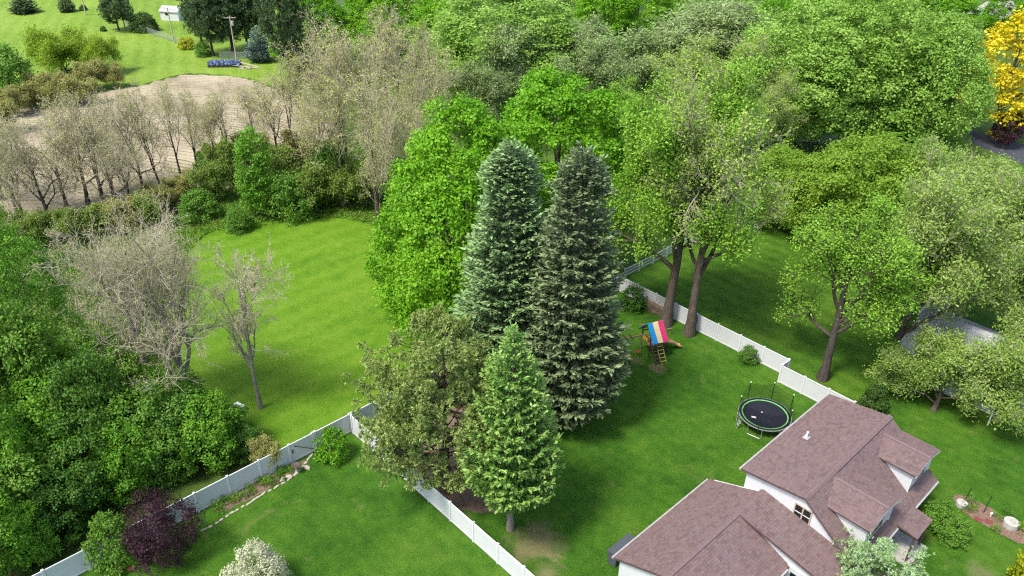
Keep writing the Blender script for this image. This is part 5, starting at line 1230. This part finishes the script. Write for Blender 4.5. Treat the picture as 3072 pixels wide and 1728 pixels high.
# ---------------------------------------------------------------- play set
M['wood'] = plain("weathered_wood", (.27, .185, .125), .8, .2, var=.3, scale=5)
M['darkwood'] = plain("dark_wood", (.075, .048, .036), .8, .2, var=.3, scale=5)
M['tarp_b'] = plain("blue_canvas", (.015, .22, .50), .6, .2, var=.08)
M['tarp_t'] = plain("tan_canvas", (.62, .48, .26), .6, .2, var=.08)
M['tarp_r'] = plain("red_canvas", (.55, .035, .13), .6, .2, var=.08)
M['yellow'] = plain("yellow_plastic", (.75, .46, .02), .4, .4, var=.08)
M['red'] = plain("red_plastic", (.55, .03, .035), .4, .4, var=.08)
M['bluep'] = plain("blue_plastic", (.07, .08, .42), .4, .4, var=.08)
M['orange'] = plain("orange_plastic", (.72, .40, .20), .4, .4, var=.08)
M['steel'] = plain("galvanised_steel", (.50, .52, .54), .4, .5, .6, var=.1)
M['rope'] = plain("pale_rope", (.45, .40, .30), .8, .2)
ps = empty("play_set", (13.0, 60.36, 0), R_(21.4), "wooden play set with blue, tan and red striped roof, slide and swings", "play set")
for x in (-.70, .70):
    for y in (-.75, .75): MB().bar((x, y, 0), (x, y, 2.55), .09, .09).build("post", M['darkwood'], ps)
pl = MB()
for i in range(9): pl.box(-.72, .72, -.74 + i * .165, -.74 + i * .165 + .15, 1.36, 1.40)
plo = MB().box(-.74, .74, -.78, .78, 1.26, 1.355).build("platform", M['wood'], ps)
for i in range(9): MB().box(-.72, .72, -.75 + i * .167, -.75 + i * .167 + .15, 1.358, 1.395).build("plank", M['wood'], plo)
for y in (-.80, .80): MB().bar((-.75, y, 2.05), (.75, y, 2.05), .05, .10).build("rail", M['darkwood'], ps)
MB().bar((-.75, -.8, 2.0), (-.75, .8, 2.0), .05, .10).build("rail", M['darkwood'], ps)
MB().bar((-1.55, 0, 3.27), (.85, 0, 3.27), .07, .07).build("ridge_pole", M['wood'], ps)
MB().bar((-1.5, 0, 3.0), (-1.5, .15, 3.75), .06, .06).build("finial", M['wood'], ps)
rf = MB().bar((-.74, 0, 3.2), (.74, 0, 3.2), .06, .06).build("roof_frame", M['darkwood'], ps)
for mname, x0, x1 in (('tarp_b', -.80, -.27), ('tarp_t', -.27, .26), ('tarp_r', .26, .80)):
    t = MB(); prof = [(-1.36, 1.92), (-1.0, 2.30), (-.5, 2.81), (-.06, 3.29), (0, 3.33), (.06, 3.29), (.5, 2.81), (1.0, 2.30), (1.36, 1.92)]
    for x in (x0 + .003, x1 - .003):
        for y, z in prof: t.v.append((x, y, z + .02 * math.sin(x * 5 + y * 3)))
        for y, z in prof: t.v.append((x, y, z + .02 * math.sin(x * 5 + y * 3) - .02))
    n = len(prof)
    for i in range(n - 1):
        t.f += [(i, i + 1, 2 * n + i + 1, 2 * n + i), (n + i, 3 * n + i, 3 * n + i + 1, n + i + 1), (i, n + i, n + i + 1, i + 1), (2 * n + i, 2 * n + i + 1, 3 * n + i + 1, 3 * n + i)]
    t.build("roof_stripe", M[mname], ps)
for y in (-1.3, 1.3): MB().bar((-.78, y, 1.93), (.78, y, 1.93), .04, .04).build("eave_bar", M['darkwood'], ps)
for x in (-.70, .70):
    for s_ in (-1, 1): MB().bar((x, s_ * .78, 2.45), (x, s_ * 1.28, 1.96), .05, .05).build("brace", M['darkwood'], ps)
bm_ = MB().bar((-3.85, -.15, 2.30), (-.70, -.15, 2.30), .09, .12).build("swing_beam", M['wood'], ps)
for x in (-3.0, -2.45): MB().bar((x, -.65, 2.40), (x, .35, 2.40), .12, .06).build("swing_bracket", M['darkwood'], ps)
MB().bar((-3.60, -.1, 2.30), (-3.30, -2.0, 0), .09, .09).build("leg", M['wood'], ps)
MB().bar((-3.60, -.2, 2.30), (-3.60, 1.5, 0), .09, .09).build("leg", M['wood'], ps)
MB().bar((-3.50, -.9, 1.22), (-3.6, .62, 1.22), .06, .06).build("cross_bar", M['darkwood'], ps)
# glider: two yellow seats joined by a blue middle
gl = MB().tube([(-3.0, -.85, .62), (-3.0, .45, .62)], .05, 8).build("glider_bar", M['bluep'], ps)
for y, s_ in ((-.75, 1), (.35, -1)):
    q = MB(); q.box(-3.22, -2.78, y - .26, y + .26, .66, .74); q.box(-3.2, -2.8, y - s_ * .24 - .03, y - s_ * .24 + .03, .72, 1.12)
    q.build("glider_seat", M['yellow'], ps, bevel=.02)
MB().tube([(-3.0, -.25, .60), (-3.0, -.2, .75), (-3.0, .0, .75)], .12, 8).build("glider_body", M['bluep'], ps)
for x, y0, y1 in ((-3.0, -.6, -.85), (-3.0, .3, .45), (-2.95, -.55, -.62), (-2.95, .25, .25)):
    MB().tube([(x, y0, 2.36), (x, y1, .70)], .014, 5).build("rope", M['rope'], ps)
# belt swing
sw = MB(); k = 9
for i in range(k):
    a = -1 + 2 * i / (k - 1); z = .45 + .14 * a * a
    sw.v += [(-1.55 + a * .24, -.24, z), (-1.55 + a * .24, -.06, z)]
for i in range(k - 1): sw.f.append((2 * i, 2 * i + 1, 2 * i + 3, 2 * i + 2))
sw.slab([(-1.79, -.25, .60), (-1.75, -.25, .60), (-1.75, -.05, .60), (-1.79, -.05, .60)], .02)
sw.build("swing_seat", M['red'], ps)
for x in (-1.79, -1.31): MB().tube([(x, -.15, .6), (x * .98, -.15, 2.28)], .014, 5).build("rope", M['rope'], ps)
# ladder and plank climber on the near side
for i, x in enumerate((-.66, -.10, .46)):
    MB().bar((x, -2.02, 0), (x, -.82, 1.42), .06, .09).build("ladder_rail", M['wood'] if i else M['darkwood'], ps)
for j in range(5):
    t = (j + .6) / 5.4; y, z = -2.02 + 1.2 * t, 1.42 * t
    MB().bar((-.10, y, z + .03), (.46, y, z + .03), .05, .045).build("rung", plain("yellow_rung", (.62, .52, .10), .6) if j == 0 else bpy.data.materials["yellow_rung"], ps)
    MB().bar((-.66, y, z), (-.10, y, z), .16, .03).build("climber_plank", M['darkwood'], ps)
# slide
sl = MB(); n = 11
for i in range(n):
    t = i / (n - 1); x = .78 + 2.25 * t; z = 1.42 - 1.30 * (t + .06 * math.sin(t * 9.5)) ; z = max(z, .12)
    for y, dz in ((-.58, .16), (-.55, .16), (-.52, 0), (-.08, 0), (-.05, .16), (-.02, .16)): sl.v.append((x, y, z + dz))
for i in range(n - 1):
    for j in range(5): sl.f.append((i * 6 + j, i * 6 + j + 1, (i + 1) * 6 + j + 1, (i + 1) * 6 + j))
sl.build("slide", M['orange'], ps, smooth=False)
MB().bar((.70, -.15, 2.30), (1.85, -.15, 2.30), .08, .10).build("side_beam", M['wood'], ps)
MB().bar((1.45, -.3, .65), (1.45, -.3, 0), .06, .06).build("slide_support", M['darkwood'], ps)
for x in (1.25, 1.6):
    r_ = MB(); r_.tube([(x + .09 * math.cos(a * .5236), -.15, .95 + .09 * math.sin(a * .5236)) for a in range(13)], .015, 6, False); r_.build("ring", M['trim'], ps)
    MB().tube([(x, -.15, 1.04), (x, -.15, 2.26)], .012, 5).build("rope", M['rope'], ps)
MB().box(-.79, -.76, -.35, .35, 1.5, 1.95).build("side_panel", M['yellow'], ps)

# ---------------------------------------------------------------- trampoline
M['mat'] = plain("trampoline_mat", (.016, .018, .028), .55, .35, var=.15, scale=2)
M['pad'] = plain("black_pad", (.012, .016, .016), .5, .4)
M['greenpad'] = plain("green_pad", (.20, .55, .16), .5, .4, var=.1)
M['net'] = plain("black_net", (.008, .008, .009), .8, .1)
tp_ = empty("trampoline", (20.81, 50.59, 0), 0, "round black trampoline with green-edged pad and dark safety net behind the house", "trampoline")
def ringmesh(r0, r1, z0, z1, n=48):
    b = MB()
    for k in range(n):
        a = 2 * math.pi * k / n; c, s_ = math.cos(a), math.sin(a)
        b.v += [(r0 * c, r0 * s_, z1), (r1 * c, r1 * s_, z1), (r1 * c, r1 * s_, z0), (r0 * c, r0 * s_, z0)]
    for k in range(n):
        i, j = 4 * k, 4 * ((k + 1) % n)
        b.f += [(i, i + 1, j + 1, j), (i + 1, i + 2, j + 2, j + 1), (i + 2, i + 3, j + 3, j + 2), (i + 3, i, j, j + 3)]
    return b
d_ = MB(); n = 48
d_.v = [(0, 0, .845)] + [(1.80 * math.cos(2 * math.pi * k / n), 1.80 * math.sin(2 * math.pi * k / n), .88) for k in range(n)]
d_.f = [(0, 1 + k, 1 + (k + 1) % n) for k in range(n)]
d_.build("mat", M['mat'], tp_, smooth=True)
ringmesh(1.76, 1.86, .895, .925).build("pad_edge", M['greenpad'], tp_)
ringmesh(1.86, 2.06, .90, .93).build("pad", M['pad'], tp_)
ringmesh(2.06, 2.12, .87, .935).build("frame", M['steel'], tp_)
MB().slab([(-1.20, -.42, .892), (-.86, -.52, .892), (-.80, -.32, .892), (-1.14, -.22, .892)], .004).build("label_patch", M['trim'], tp_)
angs = [116, 62, 9, -48, -119, 178]
for a in angs:
    c, s_ = math.cos(R_(a)), math.sin(R_(a))
    MB().tube([(2.13 * c, 2.13 * s_, .25), (2.15 * c, 2.15 * s_, 1.0), (2.16 * c, 2.16 * s_, 2.62)], .028, 7).build("net_pole", M['black'], tp_)
    po = MB().lathe([(.02, 2.60), (.05, 2.63), (.055, 2.67), (.03, 2.72)], 8, (2.16 * c, 2.16 * s_, 0)).build("pole_cap", M['trim'], tp_, smooth=True)
for a in (90, 18, -54, -126, 162):
    l = MB(); a0, a1 = R_(a - 16), R_(a + 16)
    p = lambda an, z, r=2.09: (r * math.cos(an), r * math.sin(an), z)
    l.tube([p(a0, .88), p(a0, .10, 2.14), p(a0 + .05, .03, 2.14), p(a1 - .05, .03, 2.14), p(a1, .10, 2.14), p(a1, .88)], .024, 6)
    l.build("leg", M['steel'], tp_)
# net: thin strands sagging between poles
nt_ = MB(); A = sorted([x % 360 for x in angs])
def sag(deg):
    deg %= 360
    for i in range(len(A)):
        a0, a1 = A[i], A[(i + 1) % len(A)] + (360 if i == len(A) - 1 else 0)
        for d in (deg, deg + 360):
            if a0 <= d <= a1:
                t = (d - a0) / (a1 - a0); return 2.52 - .16 * 4 * t * (1 - t), 2.14 - .16 * 4 * t * (1 - t)
    return 2.5, 2.1
NS = 150
top = []
for i in range(NS):
    dg = 360 * i / NS; z, r = sag(dg); a = R_(dg); a2 = a + .006
    q = [((1.93 + (r - 1.93) * t) * math.cos(x), (1.93 + (r - 1.93) * t) * math.sin(x), .93 + (z - .93) * t) for x, t in ((a, 0), (a2, 0), (a2, 1), (a, 1))]
    nt_.poly(q); top.append((r, z, a))
for j in range(1, 23):
    t = j / 22
    for i in range(NS):
        r0, z0, a0 = top[i]; r1, z1, a1 = top[(i + 1) % NS]
        w = .014 if j == 22 else .006
        P0 = ((1.93 + (r0 - 1.93) * t), .93 + (z0 - .93) * t); P1 = ((1.93 + (r1 - 1.93) * t), .93 + (z1 - .93) * t)
        nt_.poly([(P0[0] * math.cos(a0), P0[0] * math.sin(a0), P0[1] - w), (P1[0] * math.cos(a1), P1[0] * math.sin(a1), P1[1] - w), (P1[0] * math.cos(a1), P1[0] * math.sin(a1), P1[1] + w), (P0[0] * math.cos(a0), P0[0] * math.sin(a0), P0[1] + w)])
me = bpy.data.meshes.new("net"); me.from_pydata(nt_.v, [], nt_.f); me.materials.append(M['net']); me.update(); no = link("net", me, tp_); no["kind"] = "stuff"
ld = MB()
for s_ in (-.16, .16): ld.tube([(-2.08, -.55 + s_, .88), (-2.40, -.66 + s_, 0)], .02, 6)
ldo = ld.build("ladder", M['steel'], tp_)
for z in (.28, .55): MB().box(-2.40 + z * .36, -2.28 + z * .36, -.82, -.44, z, z + .03).build("step", M['steel'], ldo)

# ---------------------------------------------------------------- small yard things
bn = empty("deck_box", lot(-21.45, 30.7), LOTROT, "dark grey storage box standing against the garage wall", "storage box")
MB().box(-.36, .36, -1.05, 1.05, 0, 1.05).build("body", plain("dark_grey_plastic", (.075, .085, .10), .5, .4, var=.1), bn, bevel=.02)
MB().slab([(-.42, -1.1, 1.10), (.40, -1.1, 1.22), (.40, 1.1, 1.22), (-.42, 1.1, 1.10)], .07).build("lid", bpy.data.materials["dark_grey_plastic"], bn)

M['stone'] = plain("pale_stone", (.42, .37, .30), .9, .2, var=.3, scale=4, bmp=.5)
M['concrete2'] = plain("planter_concrete", (.44, .43, .39), .9, .2, var=.2, scale=3, bmp=.4)
bb = empty("bird_bath", (*BATH, 0), 0, "stone bird bath with dark bowl beside the gate in the white fence", "bird bath")
MB().lathe([(.17, 0), (.17, .06), (.10, .12), (.075, .40), (.10, .62), (.13, .68)], 14).build("pedestal", M['concrete2'], bb, smooth=True)
MB().lathe([(.10, .66), (.30, .74), (.33, .80), (.29, .80), (.20, .75), (.02, .73)], 18).build("bowl", plain("brown_glaze", (.10, .075, .06), .4, .4), bb, smooth=True)
hk = empty("shepherd_hook", (*HOOK, 0), LOTROT + math.pi / 2, "thin black double shepherd hook in front of the white fence", "garden hook")
MB().tube([(0, 0, -.1), (0, 0, 1.5)], .012, 6).build("stem", M['black'], hk)
for s_ in (-1, 1):
    MB().tube([(0, 0, 1.35), (s_ * .06, 0, 1.62), (s_ * .2, 0, 1.72), (s_ * .34, 0, 1.64), (s_ * .38, 0, 1.50), (s_ * .33, 0, 1.44), (s_ * .28, 0, 1.48)], .011, 6).build("hook_arm", M['black'], hk)
bf = empty("bird_feeder", (*FEEDER, 0), 0, "black disc bird feeder on a thin pole by the white fence", "bird feeder")
MB().tube([(0, 0, 0), (0, 0, 1.75)], .012, 6).build("pole", M['black'], bf)
MB().lathe([(.03, .42), (.21, .47), (.23, .52), (.20, .52), (.05, .48)], 14).build("tray", M['black'], bf, smooth=True)
MB().lathe([(.05, .50), (.06, .80), (.02, .84)], 10).build("seed_tube", plain("smoky_plastic", (.10, .11, .12), .3, .5), bf, smooth=True)
wb = empty("white_cooler_box", (-22.44, 51.05, 0), R_(-32), "small white box lying in the grass under the large bare tree", "box")
MB().box(-.42, .42, -.32, .32, 0, .50).build("body", M['trim'], wb, bevel=.03)
MB().box(-.45, .45, -.35, .35, .505, .60).build("lid", M['trim'], wb, bevel=.03)

# stones edging the fence bed: each its own part
def pebble(seed, sx, sy, sz):
    r2 = random.Random(seed); b = MB()
    prof = [(.75, 0), (1, .35), (.85, .8), (.4, 1)]
    for rr, z in prof:
        for k in range(7):
            a = 2 * math.pi * k / 7; j = r2.uniform(.82, 1.12)
            b.v.append((rr * sx * j * math.cos(a), rr * sy * j * math.sin(a), z * sz))
    for i in range(3):
        for k in range(7): b.f.append((i * 7 + k, i * 7 + (k + 1) % 7, (i + 1) * 7 + (k + 1) % 7, (i + 1) * 7 + k))
    b.f.append(tuple(21 + k for k in range(7)))
    return b.mesh("stone", M['stone'])
pebs = [pebble(i, .17 + .03 * i, .10 + .015 * (i % 3), .09 + .02 * (i % 2)) for i in range(5)]
ed = empty("stone_edging", (*EDGING[-1], 0), 0, "row of pale stones edging the plant bed along the white fence", "edging")
for i in range(len(EDGING) - 1):
    a, b = Vector(EDGING[i]), Vector(EDGING[i + 1]); ln = (b - a).length; n = int(ln / .42)
    for k in range(n):
        q = a.lerp(b, (k + .5) / n) - Vector(EDGING[-1])
        link("stone", pebs[rnd.randrange(5)], ed, (q.x + rnd.uniform(-.04, .04), q.y + rnd.uniform(-.04, .04), 0), math.atan2(b.y - a.y, b.x - a.x) + rnd.uniform(-.2, .2))
for i, (dx, dy, s, lab) in enumerate([(0, 0, 1.9, "large pale rock lying beside the bird bath"), (-.42, -.30, 1.5, "smaller pinkish rock next to the large rock by the bird bath"), (1.1, 1.0, 1.6, "flat rock propped behind the bird bath")]):
    o = link("garden_rock", pebs[i], None, (ROCK[0] + dx, ROCK[1] + dy, 0), i * 1.3); o.scale = (s, s, s * 1.2); tag(o, lab, "rock")
br_m = plain("red_brick", (.36, .15, .085), .85, .2, var=.25, scale=5)
for i, (dx, dy, rz, lab) in enumerate([(0, 0, .5, "red paver lying nearest the bottom edge by the green bush"), (-.25, .45, .9, "red paver half under the green bush by the fence"), (.75, .15, .3, "single red paver lying apart between green bush and purple tree")]):
    tag(MB().box(-.22, .22, -.14, .14, 0, .14).build("brick_paver", br_m, None, (BRICK[0] + dx, BRICK[1] + dy, .012), rz, bevel=.012), lab, "paver")

# low plants in the fence bed
def sprout(seed, h, r, mat, n=90, leaf=.12):
    rng = np.random.default_rng(seed); a = rng.random(n) * 6.283; q = rng.random(n) ** .6 * r
    C = np.stack([q * np.cos(a), q * np.sin(a), rng.random(n) * h * .7], -1)
    D = unit(np.stack([np.cos(a) * .5, np.sin(a) * .5, rng.uniform(.2, 1.2, n)], -1) + rng.normal(0, .3, (n, 3)))
    v, f = kites(C, D, unit(UP + rng.normal(0, .6, (n, 3))), leaf * rng.uniform(.7, 1.5, n), leaf * .4 * np.ones(n), .05)
    return np_mesh("leaves", [(v, f, 0)], [mat])
spm = [sprout(1, .5, .32, LM['shrub'], 130), sprout(2, .35, .28, LM['hedgeM'], 110), sprout(3, .45, .26, LM['mapleY'], 110), sprout(4, .6, .34, LM['hedge'], 140), sprout(5, .3, .3, LM['willow'], 120, .14)]
bedv = [12.7, 13.2, 13.8, 14.3, 14.9, 15.3, 15.9, 16.3, 16.7, 17.1, 17.5, 17.8, 18.2, 18.6, 19.0]
for i, v in enumerate(bedv):
    for uo in (-43.75, -43.3):
        if (i * 7 + int(uo * -10)) % 5 == 0: continue
        o = link("bed_plant", spm[(i * 3 + int(-uo * 20)) % 5], None, lot(uo + rnd.uniform(-.1, .1), v + rnd.uniform(-.15, .15), .012), rnd.uniform(0, 6)); s = rnd.uniform(.8, 1.4); o.scale = (s, s, s)
        tag(o, "low leafy plant growing in the bed along the white fence", "plant", "plants in the fence bed")

# front garden bed
for i, (x, y, r, h, lab) in enumerate([(32.89, 41.75, .38, .34, "round concrete planter at the near-house end of the mulched bed"), (35.44, 39.85, .50, .48, "larger round concrete planter at the far end of the mulched bed")]):
    t = empty("round_planter", (x, y, 0), 0, lab, "planter", "round concrete planters")
    MB().lathe([(r * .98, 0), (r, h * .1), (r, h * .97), (r * .97, h)], 24).build("body", M['concrete2'], t)
    MB().lathe([(r * .3, h + .002), (r * .28, h + .05), (r * .1, h + .06)], 10, (r * .2, r * .1, 0)).build("cap", M['stone'], t)
slab_m = plain("red_slab", (.20, .06, .055), .8, .2, var=.2)
for i, (x, y, lab) in enumerate([(33.46, 40.40, "dark red slab in the mulched bed nearer the house"), (34.13, 40.22, "dark red slab in the mulched bed nearer the big planter")]):
    tag(MB().box(-.25, .25, -.2, .2, 0, .06).build("stepping_slab", slab_m, None, (x, y, .02), -.7 + .2 * i, bevel=.01), lab, "slab")
for i, (x, y, h, lab) in enumerate([(34.19, 41.09, 1.6, "tall dark stake leaning in the mulched bed"), (33.59, 42.44, 1.0, "short dark stake at the tip of the mulched bed")]):
    tag(MB().tube([(0, 0, 0), (.12, .05, h)], .028, 6).build("garden_stake", M['black'], None, (x, y, 0)), lab, "stake")
lp = empty("garden_lamp", (34.53, 40.75, 0), 0, "small white lantern standing in the mulched bed", "lantern")
MB().lathe([(.05, 0), (.05, .2), (.09, .22), (.09, .34), (.02, .42)], 10).build("lantern", M['trim'], lp)
for i, (x, y, k, s, lab) in enumerate([(33.6, 41.9, 0, 1.5, "leafy clump beside the smaller round planter"), (34.9, 40.55, 1, 1.2, "low leafy clump beside the white lantern"), (35.63, 40.85, 3, 1.1, "dark leafy clump behind the large round planter"), (34.21, 39.48, 1, 1.1, "small clump at the lower edge of the mulched bed"), (36.1, 39.3, 2, 1.9, "yellow-green clump beyond the large round planter"), (33.0, 41.2, 3, .9, "tiny dark clump in front of the smaller planter"), (33.5, 41.3, 2, 1.1, "yellowish clump between planter and red slab")]):
    o = link("bed_plant", spm[k], None, (x, y, .02), i); o.scale = (s, s, s); tag(o, lab, "plant", "plants in the mulched bed")
tag(MB().tube([(0, 0, 0), (0, 0, 2.6)], .06, 8).build("white_post", M['trim'], None, (*POST, 0)), "white post standing on the lawn under the grey-green trees", "post")
wt = empty("white_tub", (*CHAIR, 0), R_(20), "white plastic tub lying on its side at the far edge of the striped lawn", "tub")
tb = MB().lathe([(.02, -.25), (.36, -.25), (.45, .25), (.47, .28), (.43, .28), (.34, -.20), (.02, -.20)], 16).build("tub", M['trim'], wt, (0, 0, .42), smooth=False); tb.rotation_euler = (R_(75), 0, R_(30))

# firewood against the white fence
fw = empty("firewood_stack", (LOGS0[0], LOGS0[1], 0), math.atan2(LOGS1[1] - LOGS0[1], LOGS1[0] - LOGS0[0]), "long dark stack of split firewood in front of the white fence", "firewood")
M['logend'] = plain("log_wood", (.20, .15, .11), .9, .1, var=.5, scale=6)
logm = []
for i in range(4):
    r = .075 + .012 * i; logm.append(MB().tube([(0, -.22, 0), (0, .22, 0)], r, 6).mesh("log", M['logend']))
LL = math.hypot(LOGS1[0] - LOGS0[0], LOGS1[1] - LOGS0[1])
for row in range(6):
    x = .1 + (row % 2) * .09
    while x < LL:
        o = link("log", logm[rnd.randrange(4)], fw, (x, rnd.uniform(-.05, .05), .09 + row * .16), rnd.uniform(-.12, .12)); x += .18
# dark broken stub at the foot of the leaning tree
sb = empty("broken_stump", (STUMP[0] - .55, STUMP[1] + .15, 0), 0, "dark broken stump clasping the foot of the leaning tree by the white fence", "stump")
s_ = MB(); s_.tube([(0, 0, -.1), (-.02, .02, .5), (.08, .0, 1.2), (.18, .03, 1.75), (.28, .05, 2.0)], [.52, .42, .38, .30, .10], 9); s_.build("stump", M['bark_dark'], sb, smooth=True)

# ---------------------------------------------------------------- far yard things
def pole(loc, h, label, cross=True, transformer=False, rz=0.0):
    t = empty("utility_pole", (*loc, 0), rz, label, "utility pole")
    MB().tube([(0, 0, -.2), (0, 0, h)], [.15, .10], 8).build("pole", M['bark_pale'], t)
    if cross:
        MB().bar((-1.1, 0, h - .3), (1.1, 0, h - .3), .10, .12).build("cross_arm", M['bark_pale'], t)
        for x in (-1.0, -.4, .4, 1.0): MB().lathe([(.03, 0), (.05, .05), (.03, .14)], 6, (x, 0, h - .24)).build("insulator", M['concrete2'], t)
    if transformer:
        MB().lathe([(.22, 0), (.24, .05), (.24, .75), (.15, .85)], 10, (.36, -.1, h - 1.7)).build("transformer", M['fascia'], t)
    return t
pole(POLE_A, 8.7, "utility pole with cross arm and transformer beside the blue tarp pile", True, True, R_(10))
pole(POLE_B, 7.2, "pale utility pole standing at the chain-link fence", False)
pole(POLE_C, 4.6, "short pale pole beside the grey-roofed white shed", False)
pole(POLE_D, 6.0, "pale pole on the far lawn beside the ball-shaped shrub", False)
pole(POLE_E, 7.0, "pale pole behind the scraggly leaning pine", False)
def wire(a, b, sagm, label):
    pts = [Vector(a).lerp(Vector(b), t / 12) - Vector((0, 0, sagm * 4 * (t / 12) * (1 - t / 12))) for t in range(13)]
    tag(MB().tube(pts, .018, 4).build("overhead_wire", M['black']), label, "wire")
wire((*POLE_A, 6.2), (*POLE_C, 4.4), .3, "thin service wire from the transformer pole to the short pole")
wire((*POLE_A, 8.2), (*POLE_B, 7.0), .5, "thin overhead wire from the transformer pole to the pole at the chain-link fence")
wire((*POLE_B, 7.0), (*POLE_E, 6.8), .4, "thin overhead wire running on past the leaning pine")

def chain_link(a, b, label, h=1.3):
    a, b = Vector((*a, 0)), Vector((*b, 0)); L = (b - a).length
    t = empty("chain_link_fence", a, math.atan2(b.y - a.y, b.x - a.x), label, "fence")
    n = max(2, int(L / 3)); pm = MB().tube([(0, 0, 0), (0, 0, h + .05)], .035, 6).mesh("post", M['steel'])
    for i in range(n + 1): link("post", pm, t, (L * i / n, 0, 0))
    MB().tube([(0, 0, h), (L, 0, h)], .025, 5).build("top_rail", M['steel'], t)
    m = MB(); w = .020; d = .14; x = -h
    while x < L:
        for sg in (1, -1):
            x0, z0, x1, z1 = (x, 0, x + h, h) if sg == 1 else (x, h, x + h, 0)
            if x0 < 0: f = -x0 / h; x0, z0 = 0, z0 + (z1 - z0) * f
            if x1 > L: f = (L - x0) / (x1 - x0); x1, z1 = L, z0 + (z1 - z0) * f
            m.poly([(x0 - w, 0, z0), (x0 + w, 0, z0), (x1 + w, 0, z1), (x1 - w, 0, z1)])
        x += d
    me = bpy.data.meshes.new("wire_mesh"); me.from_pydata(m.v, [], m.f); me.materials.append(M['steel']); me.update()
    o = link("wire_mesh", me, t); o["kind"] = "stuff"
    return t
chain_link(CL0, CL1, "long grey chain-link fence crossing the far lawn")
chain_link(CL2, CL3, "short grey chain-link fence behind the blue tarp pile")

# tarp-covered pile
M['tarpblue'] = None
def tarp_mat():
    m, nt, b = new_mat("patchy_blue_tarp"); co = objco(nt)
    f = noise(nt, co, 2.6, 4, .7)
    nt.links.new(ramp(nt, f, [(.44, (.02, .022, .03)), (.52, (.025, .06, .18)), (.60, (.06, .17, .45)), (.70, (.40, .50, .62))]), b.inputs["Base Color"]); b.inputs["Roughness"].default_value = .4
    return m
tpile = empty("covered_woodpile", (PILE[0] - 1.1, PILE[1] + .6, 0), R_(6), "long woodpile under a crumpled blue tarp at the top of the field", "woodpile")
lg = MB(); r2 = random.Random(4)
for row in range(5):
    x = -3.0
    while x < 3.0:
        lg.tube([(x, -.85 + row * .05, .12 + row * .21), (x, .8 - row * .05, .12 + row * .21)], .10, 6); x += .21
lo = lg.build("logs", M['logend'], tpile); lo["kind"] = "stuff"
tm = MB(); nx, ny = 36, 14
for j in range(ny):
    for i in range(nx):
        x = -2.9 + 5.8 * i / (nx - 1); s = -1 + 2 * j / (ny - 1)
        z = 1.14 - .42 * max(0, abs(s) - .55) / .45 * 1.4 + .10 * math.sin(i * 1.1 + j) + r2.uniform(-.05, .05); y = s * 1.0
        tm.v.append((x + r2.uniform(-.05, .05), y + r2.uniform(-.05, .05), z - .25 * (abs(x) / 3.3) ** 6))
for j in range(ny - 1):
    for i in range(nx - 1): tm.f.append((j * nx + i, j * nx + i + 1, (j + 1) * nx + i + 1, (j + 1) * nx + i))
tm.build("tarp", tarp_mat(), tpile)
for i, (x, y, rz, lab) in enumerate([(PILE[0] + 3.3, PILE[1] + .4, -.15, "upper weathered grey board sloping off the blue tarp pile"), (PILE[0] + 3.0, PILE[1] - .2, -.1, "lower weathered grey board beside the blue tarp pile")]):
    o = MB().box(-2.4, 2.4, -.22, .22, -.03, .03).build("loose_board", M['bark_pale'], None, (x, y, .55 - .3 * i)); o.rotation_euler = (0, R_(12 - 8 * i), rz); tag(o, lab, "board")
for i in range(2):
    o = link("pale_rock", pebs[i], None, (PILE[0] + 2.6 + i * 1.3, PILE[1] - 1.0 + .2 * i, 0), i); o.scale = (3.5, 3.5, 3); tag(o, ["pale rubble lump below the blue tarp pile", "pale rubble lump under the end of the loose boards"][i], "rubble")
